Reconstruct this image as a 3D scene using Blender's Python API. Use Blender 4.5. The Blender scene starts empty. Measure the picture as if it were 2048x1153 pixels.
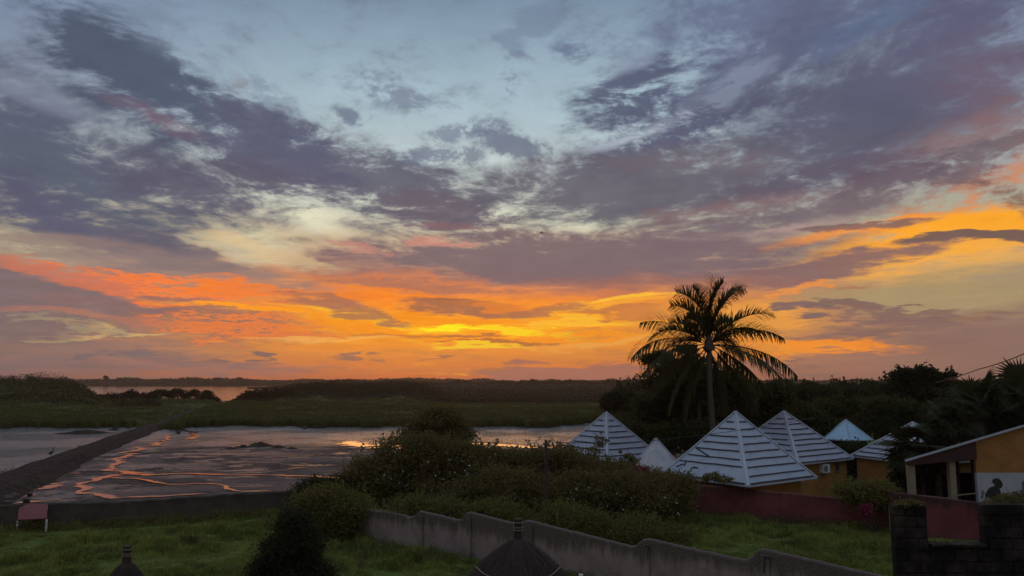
import bpy, bmesh, math, random
import numpy as np
from mathutils import Vector, Matrix, Euler

# =====================================================================
# CAMERA, WORLD, SUN, EXPOSURE
# =====================================================================
SC = bpy.context.scene
COL = SC.collection
R = math.radians
CAM_H = 8.0
PITCH = 7.0
FPX = 1518.0                       # focal length in pixels of the 2048 px wide photograph
cam_d = bpy.data.cameras.new('camera')
cam_d.sensor_width = 36.0
cam_d.lens = 36.0 * FPX / 2048.0
cam_d.clip_start = 0.1
cam_d.clip_end = 9000.0
cam = bpy.data.objects.new('camera', cam_d)
COL.objects.link(cam)
cam.location = (0, 0, CAM_H)
cam.rotation_euler = (R(90 + PITCH), 0, 0)
SC.camera = cam
SC.view_settings.view_transform = 'Standard'
SC.view_settings.look = 'None'
SC.view_settings.exposure = 0.0
SC.view_settings.gamma = 1.0
SC.render.film_transparent = False
SC.cycles.use_denoising = True
SC.cycles.max_bounces = 5
SC.cycles.diffuse_bounces = 2
SC.cycles.glossy_bounces = 3
SC.cycles.transmission_bounces = 2
SC.cycles.transparent_max_bounces = 8
SC.cycles.use_adaptive_sampling = True
SC.cycles.adaptive_threshold = 0.01
SC.cycles.adaptive_min_samples = 8

def ray(px, py):
    """direction of a photograph pixel in the world"""
    x = (px - 1024.0) / FPX
    y = -(py - 576.5) / FPX
    c, s = math.cos(R(PITCH)), math.sin(R(PITCH))
    d = Vector((x, c - y * s, s + y * c))
    return d
def G(px, py, z=0.0):
    d = ray(px, py); t = (z - CAM_H) / d.z
    return Vector((d.x * t, d.y * t, z))
def P(px, py, Y):
    d = ray(px, py); t = Y / d.y
    return Vector((d.x * t, Y, CAM_H + d.z * t))
def azel(px, py):
    d = ray(px, py).normalized()
    return math.atan2(d.x, d.y), math.asin(d.z)
def lin(c):
    out = []
    for v in c[:3]:
        v /= 255.0
        out.append(v / 12.92 if v <= 0.04045 else ((v + 0.055) / 1.055) ** 2.4)
    return (out[0], out[1], out[2], 1.0)

# ---- world -----------------------------------------------------------
W = bpy.data.worlds.new("World")
SC.world = W
W.use_nodes = True
nt = W.node_tree
nt.nodes.clear()
def N(kind, **kw):
    n = nt.nodes.new(kind)
    for k, v in kw.items():
        if k == 'inp':
            for i, val in v.items():
                if hasattr(val, 'default_value') or isinstance(val, bpy.types.NodeSocket):
                    nt.links.new(val, n.inputs[i])
                else:
                    n.inputs[i].default_value = val
        else:
            setattr(n, k, v)
    return n
def M(op, a, b=None, c=None, clamp=False):
    n = N('ShaderNodeMath', operation=op, use_clamp=clamp)
    for i, v in enumerate((a, b, c)):
        if v is None: continue
        if isinstance(v, bpy.types.NodeSocket): nt.links.new(v, n.inputs[i])
        else: n.inputs[i].default_value = v
    return n.outputs[0]
def VM(op, a, b=None, c=None):
    n = N('ShaderNodeVectorMath', operation=op)
    for i, v in enumerate((a, b, c)):
        if v is None: continue
        if isinstance(v, bpy.types.NodeSocket): nt.links.new(v, n.inputs[i])
        else: n.inputs[i].default_value = v
    return n.outputs[0]
def ramp(fac, stops, mode='LINEAR'):
    n = N('ShaderNodeValToRGB')
    cr = n.color_ramp; cr.interpolation = mode
    stops = sorted(stops)
    cr.elements[0].position = stops[0][0]; cr.elements[0].color = lin(stops[0][1])
    cr.elements[1].position = stops[-1][0]; cr.elements[1].color = lin(stops[-1][1])
    for p, c in stops[1:-1]:
        e = cr.elements.new(p); e.color = lin(c)
    nt.links.new(fac, n.inputs[0])
    return n.outputs[0]
def mixc(f, a, b, bt='MIX'):
    n = N('ShaderNodeMix', data_type='RGBA', blend_type=bt)
    for i, v in ((0, f), (6, a), (7, b)):
        if isinstance(v, bpy.types.NodeSocket): nt.links.new(v, n.inputs[i])
        else: n.inputs[i].default_value = v
    return n.outputs[2]

SUN_AZ, SUN_EL = azel(905, 748)
tc = N('ShaderNodeTexCoord')
D = tc.outputs['Generated']
sep = N('ShaderNodeSeparateXYZ', inp={0: D})
dx, dy, dz = sep.outputs
az = M('ARCTAN2', dx, dy)
el = M('ARCSINE', dz)
zz = M('MAXIMUM', M('ADD', dz, 0.10), 0.03)
plane = N('ShaderNodeCombineXYZ', inp={0: M('DIVIDE', dx, zz), 1: M('DIVIDE', dy, zz), 2: 0.0}).outputs[0]
def noise(vec, scale, detail, rough, dist=0.0, lac=2.0, off=(0, 0, 0), sc=(1, 1, 1), rot=0.0):
    mp = N('ShaderNodeMapping', vector_type='POINT')
    mp.inputs['Location'].default_value = off
    mp.inputs['Scale'].default_value = sc
    mp.inputs['Rotation'].default_value = (0, 0, rot)
    nt.links.new(vec, mp.inputs[0])
    n = N('ShaderNodeTexNoise', noise_dimensions='2D')
    nt.links.new(mp.outputs[0], n.inputs['Vector'])
    n.inputs['Scale'].default_value = scale
    n.inputs['Detail'].default_value = detail
    n.inputs['Roughness'].default_value = rough
    n.inputs['Lacunarity'].default_value = lac
    n.inputs['Distortion'].default_value = dist
    return n
uv0 = N('ShaderNodeCombineXYZ', inp={0: az, 1: el, 2: 0.0}).outputs[0]
wrp = noise(plane, 1.3, 2, 0.5, 0.0, off=(8.1, 2.7, 0.0))
wrp2 = noise(plane, 5.0, 3, 0.6, 0.0, off=(2.1, 6.7, 0.0))
# curl the cloud texture a little before sampling it
plw = VM('MULTIPLY_ADD', VM('SUBTRACT', wrp.outputs['Color'], (0.5, 0.5, 0.5)), (0.30, 0.30, 0.0), plane)
nbig = noise(plw, 1.5, 5, 0.55, 0.0, off=(3.1, 7.7, 0.4))
nmid = noise(plw, 5.2, 6, 0.68, 0.0, off=(1.3, 2.2, 5.0), sc=(1.0, 0.9, 1), rot=0.35)
nfin = noise(plw, 15.0, 5, 0.7, 0.0, off=(9.3, 4.2, 1.0), sc=(1, 0.8, 1), rot=0.2)
nstr = noise(VM('MULTIPLY_ADD', wrp2.outputs['Color'], (0.02, 0.012, 0.0), uv0), 7.5, 7, 0.6, 0.0, off=(0.2, 0.3, 0.0), sc=(0.5, 3.2, 1), rot=-0.05)
nst2 = noise(uv0, 36.0, 6, 0.68, 0.0, off=(1.2, 4.3, 0.0), sc=(0.38, 2.7, 1), rot=-0.04)
NS2 = nst2.outputs['Fac']
NB, NM, NF, NS = nbig.outputs['Fac'], nmid.outputs['Fac'], nfin.outputs['Fac'], nstr.outputs['Fac']
cl_hi = M('MULTIPLY_ADD', NM, 2.6, M('MULTIPLY_ADD', NB, 1.6, M('MULTIPLY_ADD', NF, 1.7, 0.5 - 2.95)))
cl_lo = M('MULTIPLY_ADD', NS, 1.9, M('MULTIPLY_ADD', NS2, 2.8, M('MULTIPLY_ADD', NM, 0.7, 0.5 - 2.7)))
mot = M('MULTIPLY_ADD', NS2, 3.0, M('MULTIPLY_ADD', NF, 1.2, 0.5 - 2.1))
low = N('ShaderNodeMapRange', interpolation_type='SMOOTHSTEP', inp={0: el, 1: R(6.0), 2: R(13.0), 3: 1.0, 4: 0.0}).outputs[0]
ncl = M('ADD', M('MULTIPLY', cl_hi, M('SUBTRACT', 1.0, low)), M('MULTIPLY', cl_lo, low))
# domain warp of the blob coordinates
wv = VM('MULTIPLY_ADD', VM('SUBTRACT', wrp.outputs['Color'], (0.5, 0.5, 0.5)), (0.10, 0.035, 0.0), uv0)
wv = VM('MULTIPLY_ADD', VM('SUBTRACT', wrp2.outputs['Color'], (0.5, 0.5, 0.5)), (0.045, 0.014, 0.0), wv)

def elp(y):       # 0..1 ramp position of photograph row y
    return (R(PITCH) - math.atan((y - 576.5) / FPX)) / R(60)
fac_el = M('DIVIDE', el, R(60))
center = ramp(fac_el, [(elp(770), (205, 100, 52)), (elp(740), (232, 128, 50)), (elp(712), (228, 140, 58)), (elp(680), (246, 150, 34)),
                       (elp(640), (250, 160, 28)), (elp(600), (240, 136, 46)), (elp(550), (210, 140, 100)), (elp(490), (208, 186, 150)),
                       (elp(425), (205, 208, 190)), (elp(330), (184, 200, 203)), (elp(200), (164, 188, 200)), (elp(80), (140, 164, 182)),
                       (elp(0), (122, 145, 166)), (0.75, (186, 200, 216)), (1.0, (190, 204, 220))])  # last two stops, above the frame, brightened to light the ground
side = ramp(fac_el, [(elp(765), (150, 106, 102)), (elp(720), (146, 112, 104)), (elp(660), (146, 116, 102)), (elp(600), (152, 128, 108)),
                     (elp(540), (168, 150, 122)), (elp(480), (178, 168, 140)), (elp(400), (160, 160, 158)), (elp(250), (138, 150, 170)),
                     (elp(100), (120, 136, 162)), (elp(0), (104, 120, 148)), (0.75, (178, 190, 208)), (1.0, (186, 198, 214))])  # unseen upper sky raised here too, as added light on the ground
daz = M('ABSOLUTE', M('SUBTRACT', az, SUN_AZ + 0.03))
fside = N('ShaderNodeMapRange', interpolation_type='SMOOTHSTEP', inp={0: daz, 1: 0.14, 2: 0.60, 3: 0.0, 4: 1.0}).outputs[0]
col = mixc(fside, center, side)
skyt = N('ShaderNodeTexSky', sky_type='NISHITA')
skyt.sun_disc = False
skyt.sun_elevation = max(SUN_EL, R(0.5))
skyt.sun_rotation = SUN_AZ
skyt.altitude = 10; skyt.air_density = 1.2; skyt.dust_density = 2.0
nish = VM('SCALE', skyt.outputs[0]); nish.node.inputs[3].default_value = 0.10
col = mixc(0.12, col, nish)
# soft large variation and thin streaks in the clear sky
col = mixc(1.0, col, N('ShaderNodeCombineXYZ').outputs[0], 'MULTIPLY') if False else col

# thin veil of broken cloud over the whole sky
hi_veil = N('ShaderNodeMapRange', interpolation_type='SMOOTHSTEP', inp={0: ncl, 1: 0.55, 2: 1.5, 3: 0.0, 4: 0.45}).outputs[0]
lo_veil = M('MULTIPLY', hi_veil, 1.0)
veil_c = mixc(low, lin((112, 118, 138)), lin((176, 124, 92)))
col = mixc(hi_veil, col, veil_c)

def layer(items):
    global col
    for it in items:
        cx, cy, rx, ry, tilt, rgb, strength, nz, soft = it[:9]
        nz *= 1.25
        src = it[9] if len(it) > 9 else ncl
        u, v = azel(cx, cy)
        mp = N('ShaderNodeMapping', vector_type='TEXTURE')
        nt.links.new(wv, mp.inputs[0])
        mp.inputs['Location'].default_value = (u, v, 0)
        mp.inputs['Rotation'].default_value = (0, 0, -R(tilt))
        mp.inputs['Scale'].default_value = (rx / FPX * 0.93, ry / FPX * 0.95, 1)
        g = N('ShaderNodeTexGradient', gradient_type='SPHERICAL')
        nt.links.new(mp.outputs[0], g.inputs[0])
        w_ = M('MULTIPLY_ADD', src, nz, 1.0 - 0.5 * nz, clamp=False)
        a = M('MULTIPLY', g.outputs['Fac'], w_)
        mr = N('ShaderNodeMapRange', interpolation_type='SMOOTHSTEP',
               inp={0: a, 1: 0.16, 2: 0.16 + soft * (1.35 if cy < 480 else 1.05), 3: 0.0, 4: strength})
        col = mixc(mr.outputs[0], col, lin(rgb))
SLATE = (82, 89, 108); SLATE2 = (96, 92, 112); MAUVE = (116, 96, 104); MAUVE2 = (128, 100, 100); DUSK = (140, 104, 92)
RED = (240, 116, 58); ORANGE = (250, 140, 34); AMBER = (252, 166, 36)
layer([
 # pale openings
 (620, 432, 150, 44, 6, (228, 226, 196), .8, .5, .5), (480, 488, 260, 56, 6, (212, 202, 166), .7, .6, .5), (1180, 445, 200, 44, -3, (222, 224, 196), .8, .5, .5),
 (60, 490, 190, 60, 10, (206, 196, 154), .7, .6, .5), (1000, 330, 260, 70, 0, (200, 212, 208), .6, .5, .6),
 # bands of middle height cloud
 (110, 320, 520, 240, 14, (82, 89, 108), .94, .5, .45), (250, 135, 340, 120, 27, (76, 86, 106), .95, .8, .45),
 (90, 190, 160, 40, 10, (130, 136, 156), .5, 1.0, .5),
 (310, 228, 180, 24, 20, (140, 102, 112), .38, .8, .6), (440, 165, 60, 26, -35, (126, 100, 110), .35, .8, .6),
 (340, 50, 190, 90, 10, (118, 132, 150), .5, 1.4, .5), (510, 190, 110, 40, 20, (120, 134, 152), .5, 1.4, .5),
 (170, 455, 380, 66, 17, (88, 88, 110), .88, .8, .4), (740, 365, 560, 125, 12, (92, 91, 108), .93, .6, .45),
 (540, 295, 300, 90, 20, (90, 92, 114), .85, 1.0, .4), (900, 425, 260, 50, 10, (103, 94, 104), .85, .8, .4),
 (400, 385, 330, 110, 10, (90, 88, 106), .9, .6, .5), (560, 370, 220, 70, 8, (94, 90, 108), .9, .7, .5), (300, 490, 200, 34, 16, (96, 92, 106), .8, .9, .4),
 (940, 455, 180, 10, 6, (160, 106, 108), .4, 1.1, .6),
 (800, 182, 260, 62, 4, (118, 128, 146), .8, 1.0, .5), (690, 235, 80, 24, 25, (104, 116, 136), .8, 1.0, .4),
 (1040, 285, 150, 54, 12, (104, 112, 132), .85, 1.0, .4), (930, 255, 150, 36, -12, (112, 122, 140), .7, 1.2, .4), (890, 315, 170, 40, 0, (106, 114, 134), .75, 1.2, .4),
 (1160, 105, 80, 36, 20, (98, 110, 136), .8, 1.0, .4), (1060, 60, 110, 70, -40, (112, 128, 150), .6, 1.3, .4), (1060, 140, 90, 60, -50, (116, 126, 146), .6, 1.3, .4),
 # the great slate sheet on the right
 (1530, 30, 560, 150, -6, (98, 106, 134), .85, .7, .5), (1500, 130, 460, 130, -24, (92, 98, 124), .88, .5, .5), (1720, 230, 740, 290, -22, (86, 87, 107), .97, .35, .5),
 (1290, 190, 200, 110, -10, (82, 88, 112), .93, .9, .4), (1380, 250, 340, 80, -20, (84, 86, 110), .95, .7, .4),
 (1280, 370, 600, 125, -4, (99, 96, 108), .95, .5, .4), (1940, 60, 380, 150, -15, (92, 92, 118), .8, .7, .6),
 (1720, 50, 240, 44, -15, (92, 112, 144), .5, .8, .6), (1980, 150, 200, 130, -20, (108, 92, 110), .7, .7, .7),
 (1440, 185, 160, 60, -30, (140, 152, 172), .55, 1.7, .6), (1300, 262, 170, 18, -16, (176, 184, 196), .75, 1.0, .5), (1260, 130, 110, 30, -30, (140, 152, 172), .6, 1.0, .6),
 # pink undersides on the right
 (1900, 330, 360, 120, -20, (154, 116, 110), .5, 1.2, .7),
 (1950, 395, 320, 90, -22, (212, 132, 86), .7, 1.5, .6), (1450, 325, 320, 30, 4, (126, 108, 112), .3, 1.2, .5), (1560, 400, 420, 44, -5, (144, 108, 104), .5, 1.1, .5),
 (1970, 320, 150, 50, -10, (108, 98, 106), .85, 1.0, .4), (1620, 350, 280, 40, -6, (96, 88, 104), .8, .9, .5),
 (1800, 350, 200, 46, -8, (96, 84, 98), .85, .8, .4),
])
layer([
 # low field around the sun
 (1500, 450, 620, 64, -8, (114, 101, 108), .9, .6, .5), (1500, 470, 330, 26, -6, (190, 160, 148), .6, 1.0, .5),
 (1900, 480, 420, 66, -8, AMBER, .95, .6, .4), (1680, 464, 300, 18, -6, (250, 150, 44), .8, .9, .5), (1930, 530, 330, 60, -4, (230, 170, 88), .75, .7, .6),
 (1960, 570, 300, 50, 0, (168, 146, 108), .75, .5, .6), (1850, 600, 420, 44, 3, (170, 148, 108), .85, .5, .6),
 (1940, 480, 190, 13, 3, (104, 86, 84), .95, .6, .3), (1700, 455, 180, 11, 2, (120, 94, 92), .85, .8, .3), (2030, 400, 110, 50, 30, (116, 92, 86), .8, .9, .4),
 (1150, 520, 820, 90, 1, (120, 101, 106), .96, .5, .35), (1640, 540, 300, 34, -8, (128, 100, 100), .92, .7, .3),
 (1300, 570, 520, 36, 2, (158, 106, 92), .7, .6, .6), (1600, 578, 140, 14, -12, (230, 142, 70), .85, .9, .4),
 (860, 482, 110, 18, 0, (206, 138, 120), .65, 1.3, .3, mot), (720, 500, 90, 15, 10, (196, 130, 116), .6, 1.3, .3, mot), (740, 545, 260, 44, 10, (140, 106, 104), .7, .6, .6),
 # left, mauve shelf with fire under it
 (300, 535, 620, 56, 6, (144, 122, 116), .8, .7, .5), (60, 590, 420, 90, 5, (124, 106, 110), .9, .5, .5), (540, 505, 240, 20, 9, (214, 184, 140), .7, .9, .5),
 (100, 690, 560, 70, 0, (140, 112, 106), .75, .5, .6),
 (280, 575, 350, 34, 9, (214, 116, 80), .8, 1.4, .5), (330, 580, 300, 32, 9, (248, 126, 58), .85, 2.0, .4, mot), (560, 590, 330, 25, 6, (246, 126, 46), .9, 1.1, .4), (140, 552, 220, 22, 8, (200, 116, 92), .75, .9, .5),
 (960, 575, 560, 36, 3, (216, 126, 76), .8, 1.0, .6), (800, 600, 260, 30, 6, (250, 132, 26), .8, 1.2, .45), (860, 572, 300, 16, 3, (168, 112, 92), .6, 1.8, .4, mot), (690, 620, 160, 14, 6, (160, 108, 84), .7, 1.8, .35, mot),
 (470, 650, 270, 56, 4, (152, 106, 90), .9, .5, .4), (490, 655, 240, 40, 2, (240, 126, 56), .8, 3.0, .35, mot),
 (640, 600, 210, 18, 7, (162, 110, 84), .85, .7, .4), (400, 597, 130, 13, 3, (142, 104, 96), .85, .7, .4), (230, 610, 200, 16, 3, (136, 104, 102), .7, .9, .4), (200, 640, 200, 14, 4, (186, 118, 92), .6, 1.2, .4),
 (500, 617, 220, 12, 5, (255, 156, 26), .9, .7, .4), (140, 656, 90, 9, 5, (206, 182, 124), .75, 2.6, .25, mot), (60, 645, 50, 6, 3, (200, 178, 126), .6, 2.4, .25, mot), (220, 668, 170, 5, 1, (216, 178, 112), .8, .5, .4),
 (60, 655, 200, 26, 3, (120, 104, 104), .6, 1.0, .5),
])
layer([
 # core
 (930, 655, 520, 54, 2, (250, 146, 20), .9, .7, .6), (760, 640, 340, 14, 9, (255, 184, 28), .95, .7, .4), (980, 660, 300, 11, 2, (255, 212, 24), .95, 1.0, .4),
 (890, 654, 110, 11, 8, (255, 236, 16), .95, .6, .5), (1190, 616, 300, 24, -6, (248, 168, 50), .85, 1.6, .5), (1260, 596, 150, 7, -7, (255, 196, 56), .75, 1.6, .4), (1150, 648, 220, 12, -2, (255, 190, 50), .8, .9, .4),
 (930, 618, 190, 24, 4, (162, 104, 74), .92, .7, .35), (740, 633, 130, 16, 7, (172, 112, 74), .9, .7, .35), (1010, 618, 140, 14, 3, (238, 132, 42), .7, .8, .4), (1090, 624, 190, 17, -4, (170, 108, 76), .8, .9, .4), (1250, 628, 160, 11, -2, (196, 118, 66), .75, .9, .4),
 (980, 678, 210, 11, 2, (180, 108, 54), .92, .8, .3), (800, 672, 150, 11, 2, (206, 122, 50), .85, .9, .35), (1230, 662, 200, 14, 0, (216, 132, 56), .75, .9, .4), (950, 690, 180, 9, 0, (255, 206, 34), .9, .9, .4),
 (650, 680, 260, 12, -1, (250, 182, 84), .7, .7, .5), (1200, 690, 290, 15, -1, (240, 166, 72), .75, .7, .6),
 (1480, 650, 280, 66, 0, (240, 160, 66), .8, .7, .5), (1650, 690, 230, 18, 3, (252, 144, 34), .95, .7, .4), (1540, 702, 200, 20, 0, (246, 152, 50), .8, .7, .5),
 (1605, 619, 100, 13, 1, (122, 98, 96), .95, 1.0, .3), (1740, 608, 120, 12, 5, (126, 98, 92), .92, 1.3, .3), (1810, 618, 150, 9, 3, (134, 102, 92), .9, 1.3, .3), (1800, 642, 260, 26, 2, (130, 100, 94), .94, 1.3, .35), (1690, 655, 130, 8, -3, (150, 112, 92), .8, 1.6, .3),
 (1960, 664, 320, 36, 1, (140, 108, 96), .85, 1.0, .5), (1740, 665, 200, 14, -2, (134, 102, 92), .85, .9, .4), (1700, 577, 60, 6, 2, (170, 122, 88), .85, .6, .4), (1940, 632, 80, 6, 0, (150, 114, 88), .85, .6, .4),
 (1700, 735, 560, 44, 0, (172, 120, 96), .75, .4, .6), (1950, 720, 320, 60, 0, (144, 110, 96), .7, .4, .7),
 # horizon puffs
 (300, 738, 640, 26, 0, (150, 112, 110), .7, .5, .6),
 (160, 714, 26, 11, 0, (120, 104, 108), .9, .9, .25, mot), (265, 717, 40, 13, 4, (120, 104, 108), .85, 1.0, .25, mot), (215, 711, 22, 6, 0, (118, 102, 108), .85, .8, .3, mot), (60, 722, 110, 14, 2, (128, 108, 110), .6, 1.0, .35, mot),
 (352, 714, 20, 5, 0, (122, 102, 104), .85, .6, .3), (463, 714, 26, 8, 0, (124, 100, 96), .9, .8, .3, mot), (528, 713, 32, 9, -4, (122, 98, 94), .95, .8, .25, mot), (400, 730, 200, 14, 0, (136, 104, 104), .6, 1.2, .3, mot),
 (690, 714, 44, 7, -8, (150, 106, 88), .92, .9, .3, mot), (850, 718, 44, 7, -14, (156, 104, 84), .9, .9, .3, mot), (760, 716, 34, 6, -5, (160, 108, 84), .85, .8, .3),
 (820, 756, 280, 14, 0, (236, 116, 32), .8, .7, .5), (900, 742, 180, 7, 0, (255, 170, 30), .85, 1.2, .4), (770, 738, 220, 9, 2, (240, 132, 48), .7, 1.0, .4),
 (1190, 757, 380, 30, 0, (172, 108, 90), .95, .6, .14, mot), (1060, 742, 66, 26, 0, (176, 110, 90), .95, .9, .16, mot), (1135, 746, 50, 20, 0, (176, 110, 90), .95, .9, .16, mot), (985, 741, 80, 9, -5, (200, 112, 60), .85, .9, .25, mot),
 (1582, 719, 40, 9, -2, (132, 100, 96), .95, .7, .25, mot), (1640, 748, 34, 14, 0, (148, 110, 98), .9, .8, .25, mot), (1585, 742, 50, 9, 0, (156, 112, 94), .5, .8, .3, mot),
])
# fine brightness texture over everything
tex = M('MULTIPLY_ADD', NF, 0.16, M('MULTIPLY_ADD', ncl, -0.13, 1.055))
cc = N('ShaderNodeCombineXYZ', inp={0: tex, 1: tex, 2: tex}).outputs[0]
col = VM('MULTIPLY', col, cc)
# the east, behind the camera, is darker
back = N('ShaderNodeMapRange', interpolation_type='SMOOTHSTEP', inp={0: dy, 1: -0.6, 2: 0.55, 3: 0.85, 4: 1.0}).outputs[0]
sc_ = VM('SCALE', col); nt.links.new(back, sc_.node.inputs[3])
bg = N('ShaderNodeBackground', inp={0: sc_, 1: 1.0})
wo = N('ShaderNodeOutputWorld', inp={0: bg.outputs[0]})
W.cycles.sampling_method = 'MANUAL'
W.cycles.sample_map_resolution = 512

# ---- the sun, down behind the low cloud ---------------------------------
sl = bpy.data.lights.new('sun', 'SUN')
sl.energy = 0.12
sl.angle = R(20)
sl.color = (1.0, 0.50, 0.20)
so = bpy.data.objects.new('sun', sl)
COL.objects.link(so)
sdir = Vector((math.sin(SUN_AZ) * math.cos(R(2.0)), math.cos(SUN_AZ) * math.cos(R(2.0)), math.sin(R(2.0))))
so.rotation_euler = (-sdir).to_track_quat('-Z', 'Y').to_euler()

# =====================================================================
# HELPERS AND MATERIALS
# =====================================================================
RNG = np.random.default_rng(11)
random.seed(5)

def link(o, parent=None):
    COL.objects.link(o)
    if parent is not None: o.parent = parent
    return o
def tag(o, label=None, cat=None, group=None, kind=None):
    if label: o['label'] = label
    if cat: o['category'] = cat
    if group: o['group'] = group
    if kind: o['kind'] = kind
    return o
def thing(name, loc, label, cat, group=None, rz=0.0):
    o = bpy.data.objects.new(name, None)
    o.empty_display_size = 0.2
    o.location = loc; o.rotation_euler = (0, 0, rz)
    COL.objects.link(o)
    return tag(o, label, cat, group)
def mk(name, verts, faces, mat, parent=None, smooth=False, mats=None, midx=None, origin=None):
    """one mesh object; verts are world coordinates unless the parent carries a location (then local)"""
    me = bpy.data.meshes.new(name)
    v = np.asarray(verts, dtype=np.float64).reshape(-1, 3)
    if origin is not None: v = v - np.asarray(origin)
    if isinstance(faces, np.ndarray):
        k = faces.shape[1]; n = len(faces)
        me.vertices.add(len(v)); me.vertices.foreach_set('co', v.astype(np.float32).ravel())
        me.loops.add(n * k); me.loops.foreach_set('vertex_index', faces.astype(np.int32).ravel())
        me.polygons.add(n)
        me.polygons.foreach_set('loop_start', np.arange(0, n * k, k, dtype=np.int32))
        me.polygons.foreach_set('loop_total', np.full(n, k, dtype=np.int32))
        me.update(calc_edges=True)
    else:
        me.from_pydata([tuple(p) for p in v], [], faces)
    if smooth: me.polygons.foreach_set('use_smooth', np.ones(len(me.polygons), dtype=bool))
    for m in (mats or [mat]): me.materials.append(m)
    if midx is not None: me.polygons.foreach_set('material_index', np.asarray(midx, dtype=np.int32))
    me.update()
    o = bpy.data.objects.new(name, me)
    if origin is not None and parent is None: o.location = origin
    return link(o, parent)

class MB:
    def __init__(s): s.v = []; s.f = []
    def add(s, vs, fs):
        b = len(s.v); s.v += [tuple(p) for p in vs]; s.f += [tuple(i + b for i in f) for f in fs]
    def box(s, c, size, rz=0.0, tilt=None):
        hx, hy, hz = size[0] / 2, size[1] / 2, size[2] / 2
        m = Matrix.Rotation(rz, 4, 'Z')
        if tilt is not None: m = m @ tilt
        vs = [Vector(c) + m @ Vector((x * hx, y * hy, z * hz)) for z in (-1, 1) for y in (-1, 1) for x in (-1, 1)]
        s.add(vs, [(0, 2, 3, 1), (4, 5, 7, 6), (0, 1, 5, 4), (2, 6, 7, 3), (0, 4, 6, 2), (1, 3, 7, 5)])
    def tube(s, pts, rad, n=8, cap=True):
        pts = [Vector(p) for p in pts]
        rr = rad if isinstance(rad, (list, tuple)) else [rad] * len(pts)
        rings = []; up = None
        for i, p in enumerate(pts):
            t = (pts[min(i + 1, len(pts) - 1)] - pts[max(i - 1, 0)]).normalized()
            a = t.orthogonal().normalized() if up is None else (up - t * up.dot(t)).normalized()
            up = a; b = t.cross(a)
            rings.append([p + (a * math.cos(2 * math.pi * k / n) + b * math.sin(2 * math.pi * k / n)) * rr[i] for k in range(n)])
        base = len(s.v)
        for r in rings: s.v += [tuple(q) for q in r]
        for i in range(len(rings) - 1):
            for k in range(n):
                k2 = (k + 1) % n
                s.f.append((base + i * n + k, base + i * n + k2, base + (i + 1) * n + k2, base + (i + 1) * n + k))
        if cap:
            s.f.append(tuple(base + k for k in reversed(range(n))))
            s.f.append(tuple(base + (len(rings) - 1) * n + k for k in range(n)))
    def beam(s, a, b, w, h):
        """square bar from a to b"""
        a, b = Vector(a), Vector(b); t = (b - a).normalized()
        side = t.cross(Vector((0, 0, 1)))
        side = Vector((1, 0, 0)) if side.length < 1e-4 else side.normalized()
        up = side.cross(t).normalized()
        vs = [p + side * (x * w / 2) + up * (z * h / 2) for p in (a, b) for z in (-1, 1) for x in (-1, 1)]
        s.add(vs, [(0, 1, 3, 2), (4, 6, 7, 5), (0, 4, 5, 1), (2, 3, 7, 6), (0, 2, 6, 4), (1, 5, 7, 3)])
    def build(s, name, mat, parent=None, smooth=False, origin=None):
        return mk(name, s.v, s.f, mat, parent, smooth, origin=origin)

class NT:
    """small node helper for object materials"""
    def __init__(s, name):
        s.m = bpy.data.materials.new(name); s.m.use_nodes = True
        s.t = s.m.node_tree; s.t.nodes.clear()
    def n(s, kind, inp=None, **kw):
        nd = s.t.nodes.new(kind)
        for k, v in kw.items(): setattr(nd, k, v)
        for i, v in (inp or {}).items():
            if isinstance(v, bpy.types.NodeSocket): s.t.links.new(v, nd.inputs[i])
            else: nd.inputs[i].default_value = v
        return nd
    def pos(s): return s.n('ShaderNodeNewGeometry').outputs['Position']
    def noise(s, scale, detail=4, rough=0.6, vec=None, sc=None, dist=0.0):
        v = vec if vec is not None else s.pos()
        if sc is not None: v = s.n('ShaderNodeVectorMath', {0: v, 1: sc}, operation='MULTIPLY').outputs[0]
        return s.n('ShaderNodeTexNoise', {'Vector': v, 'Scale': scale, 'Detail': detail, 'Roughness': rough, 'Distortion': dist}).outputs['Fac']
    def mr(s, v, a, b, c=0.0, d=1.0): return s.n('ShaderNodeMapRange', {0: v, 1: a, 2: b, 3: c, 4: d}, interpolation_type='SMOOTHSTEP').outputs[0]
    def mix(s, f, a, b, bt='MIX'):
        return s.n('ShaderNodeMix', {0: f, 6: a, 7: b}, data_type='RGBA', blend_type=bt).outputs[2]
    def mth(s, op, a, b=None, c=None):
        d = {0: a}
        if b is not None: d[1] = b
        if c is not None: d[2] = c
        return s.n('ShaderNodeMath', d, operation=op).outputs[0]
    def bump(s, h, strength=0.5, dist=0.05):
        return s.n('ShaderNodeBump', {'Height': h, 'Strength': strength, 'Distance': dist}).outputs[0]
    def principled(s, col, rough=0.8, normal=None, metal=0.0, spec=0.5, **kw):
        d = {'Base Color': col, 'Roughness': rough, 'Metallic': metal, 'Specular IOR Level': spec}
        if normal is not None: d['Normal'] = normal
        d.update(kw)
        return s.n('ShaderNodeBsdfPrincipled', d).outputs[0]
    def out(s, sh):
        s.n('ShaderNodeOutputMaterial', {0: sh}); return s.m

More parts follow.
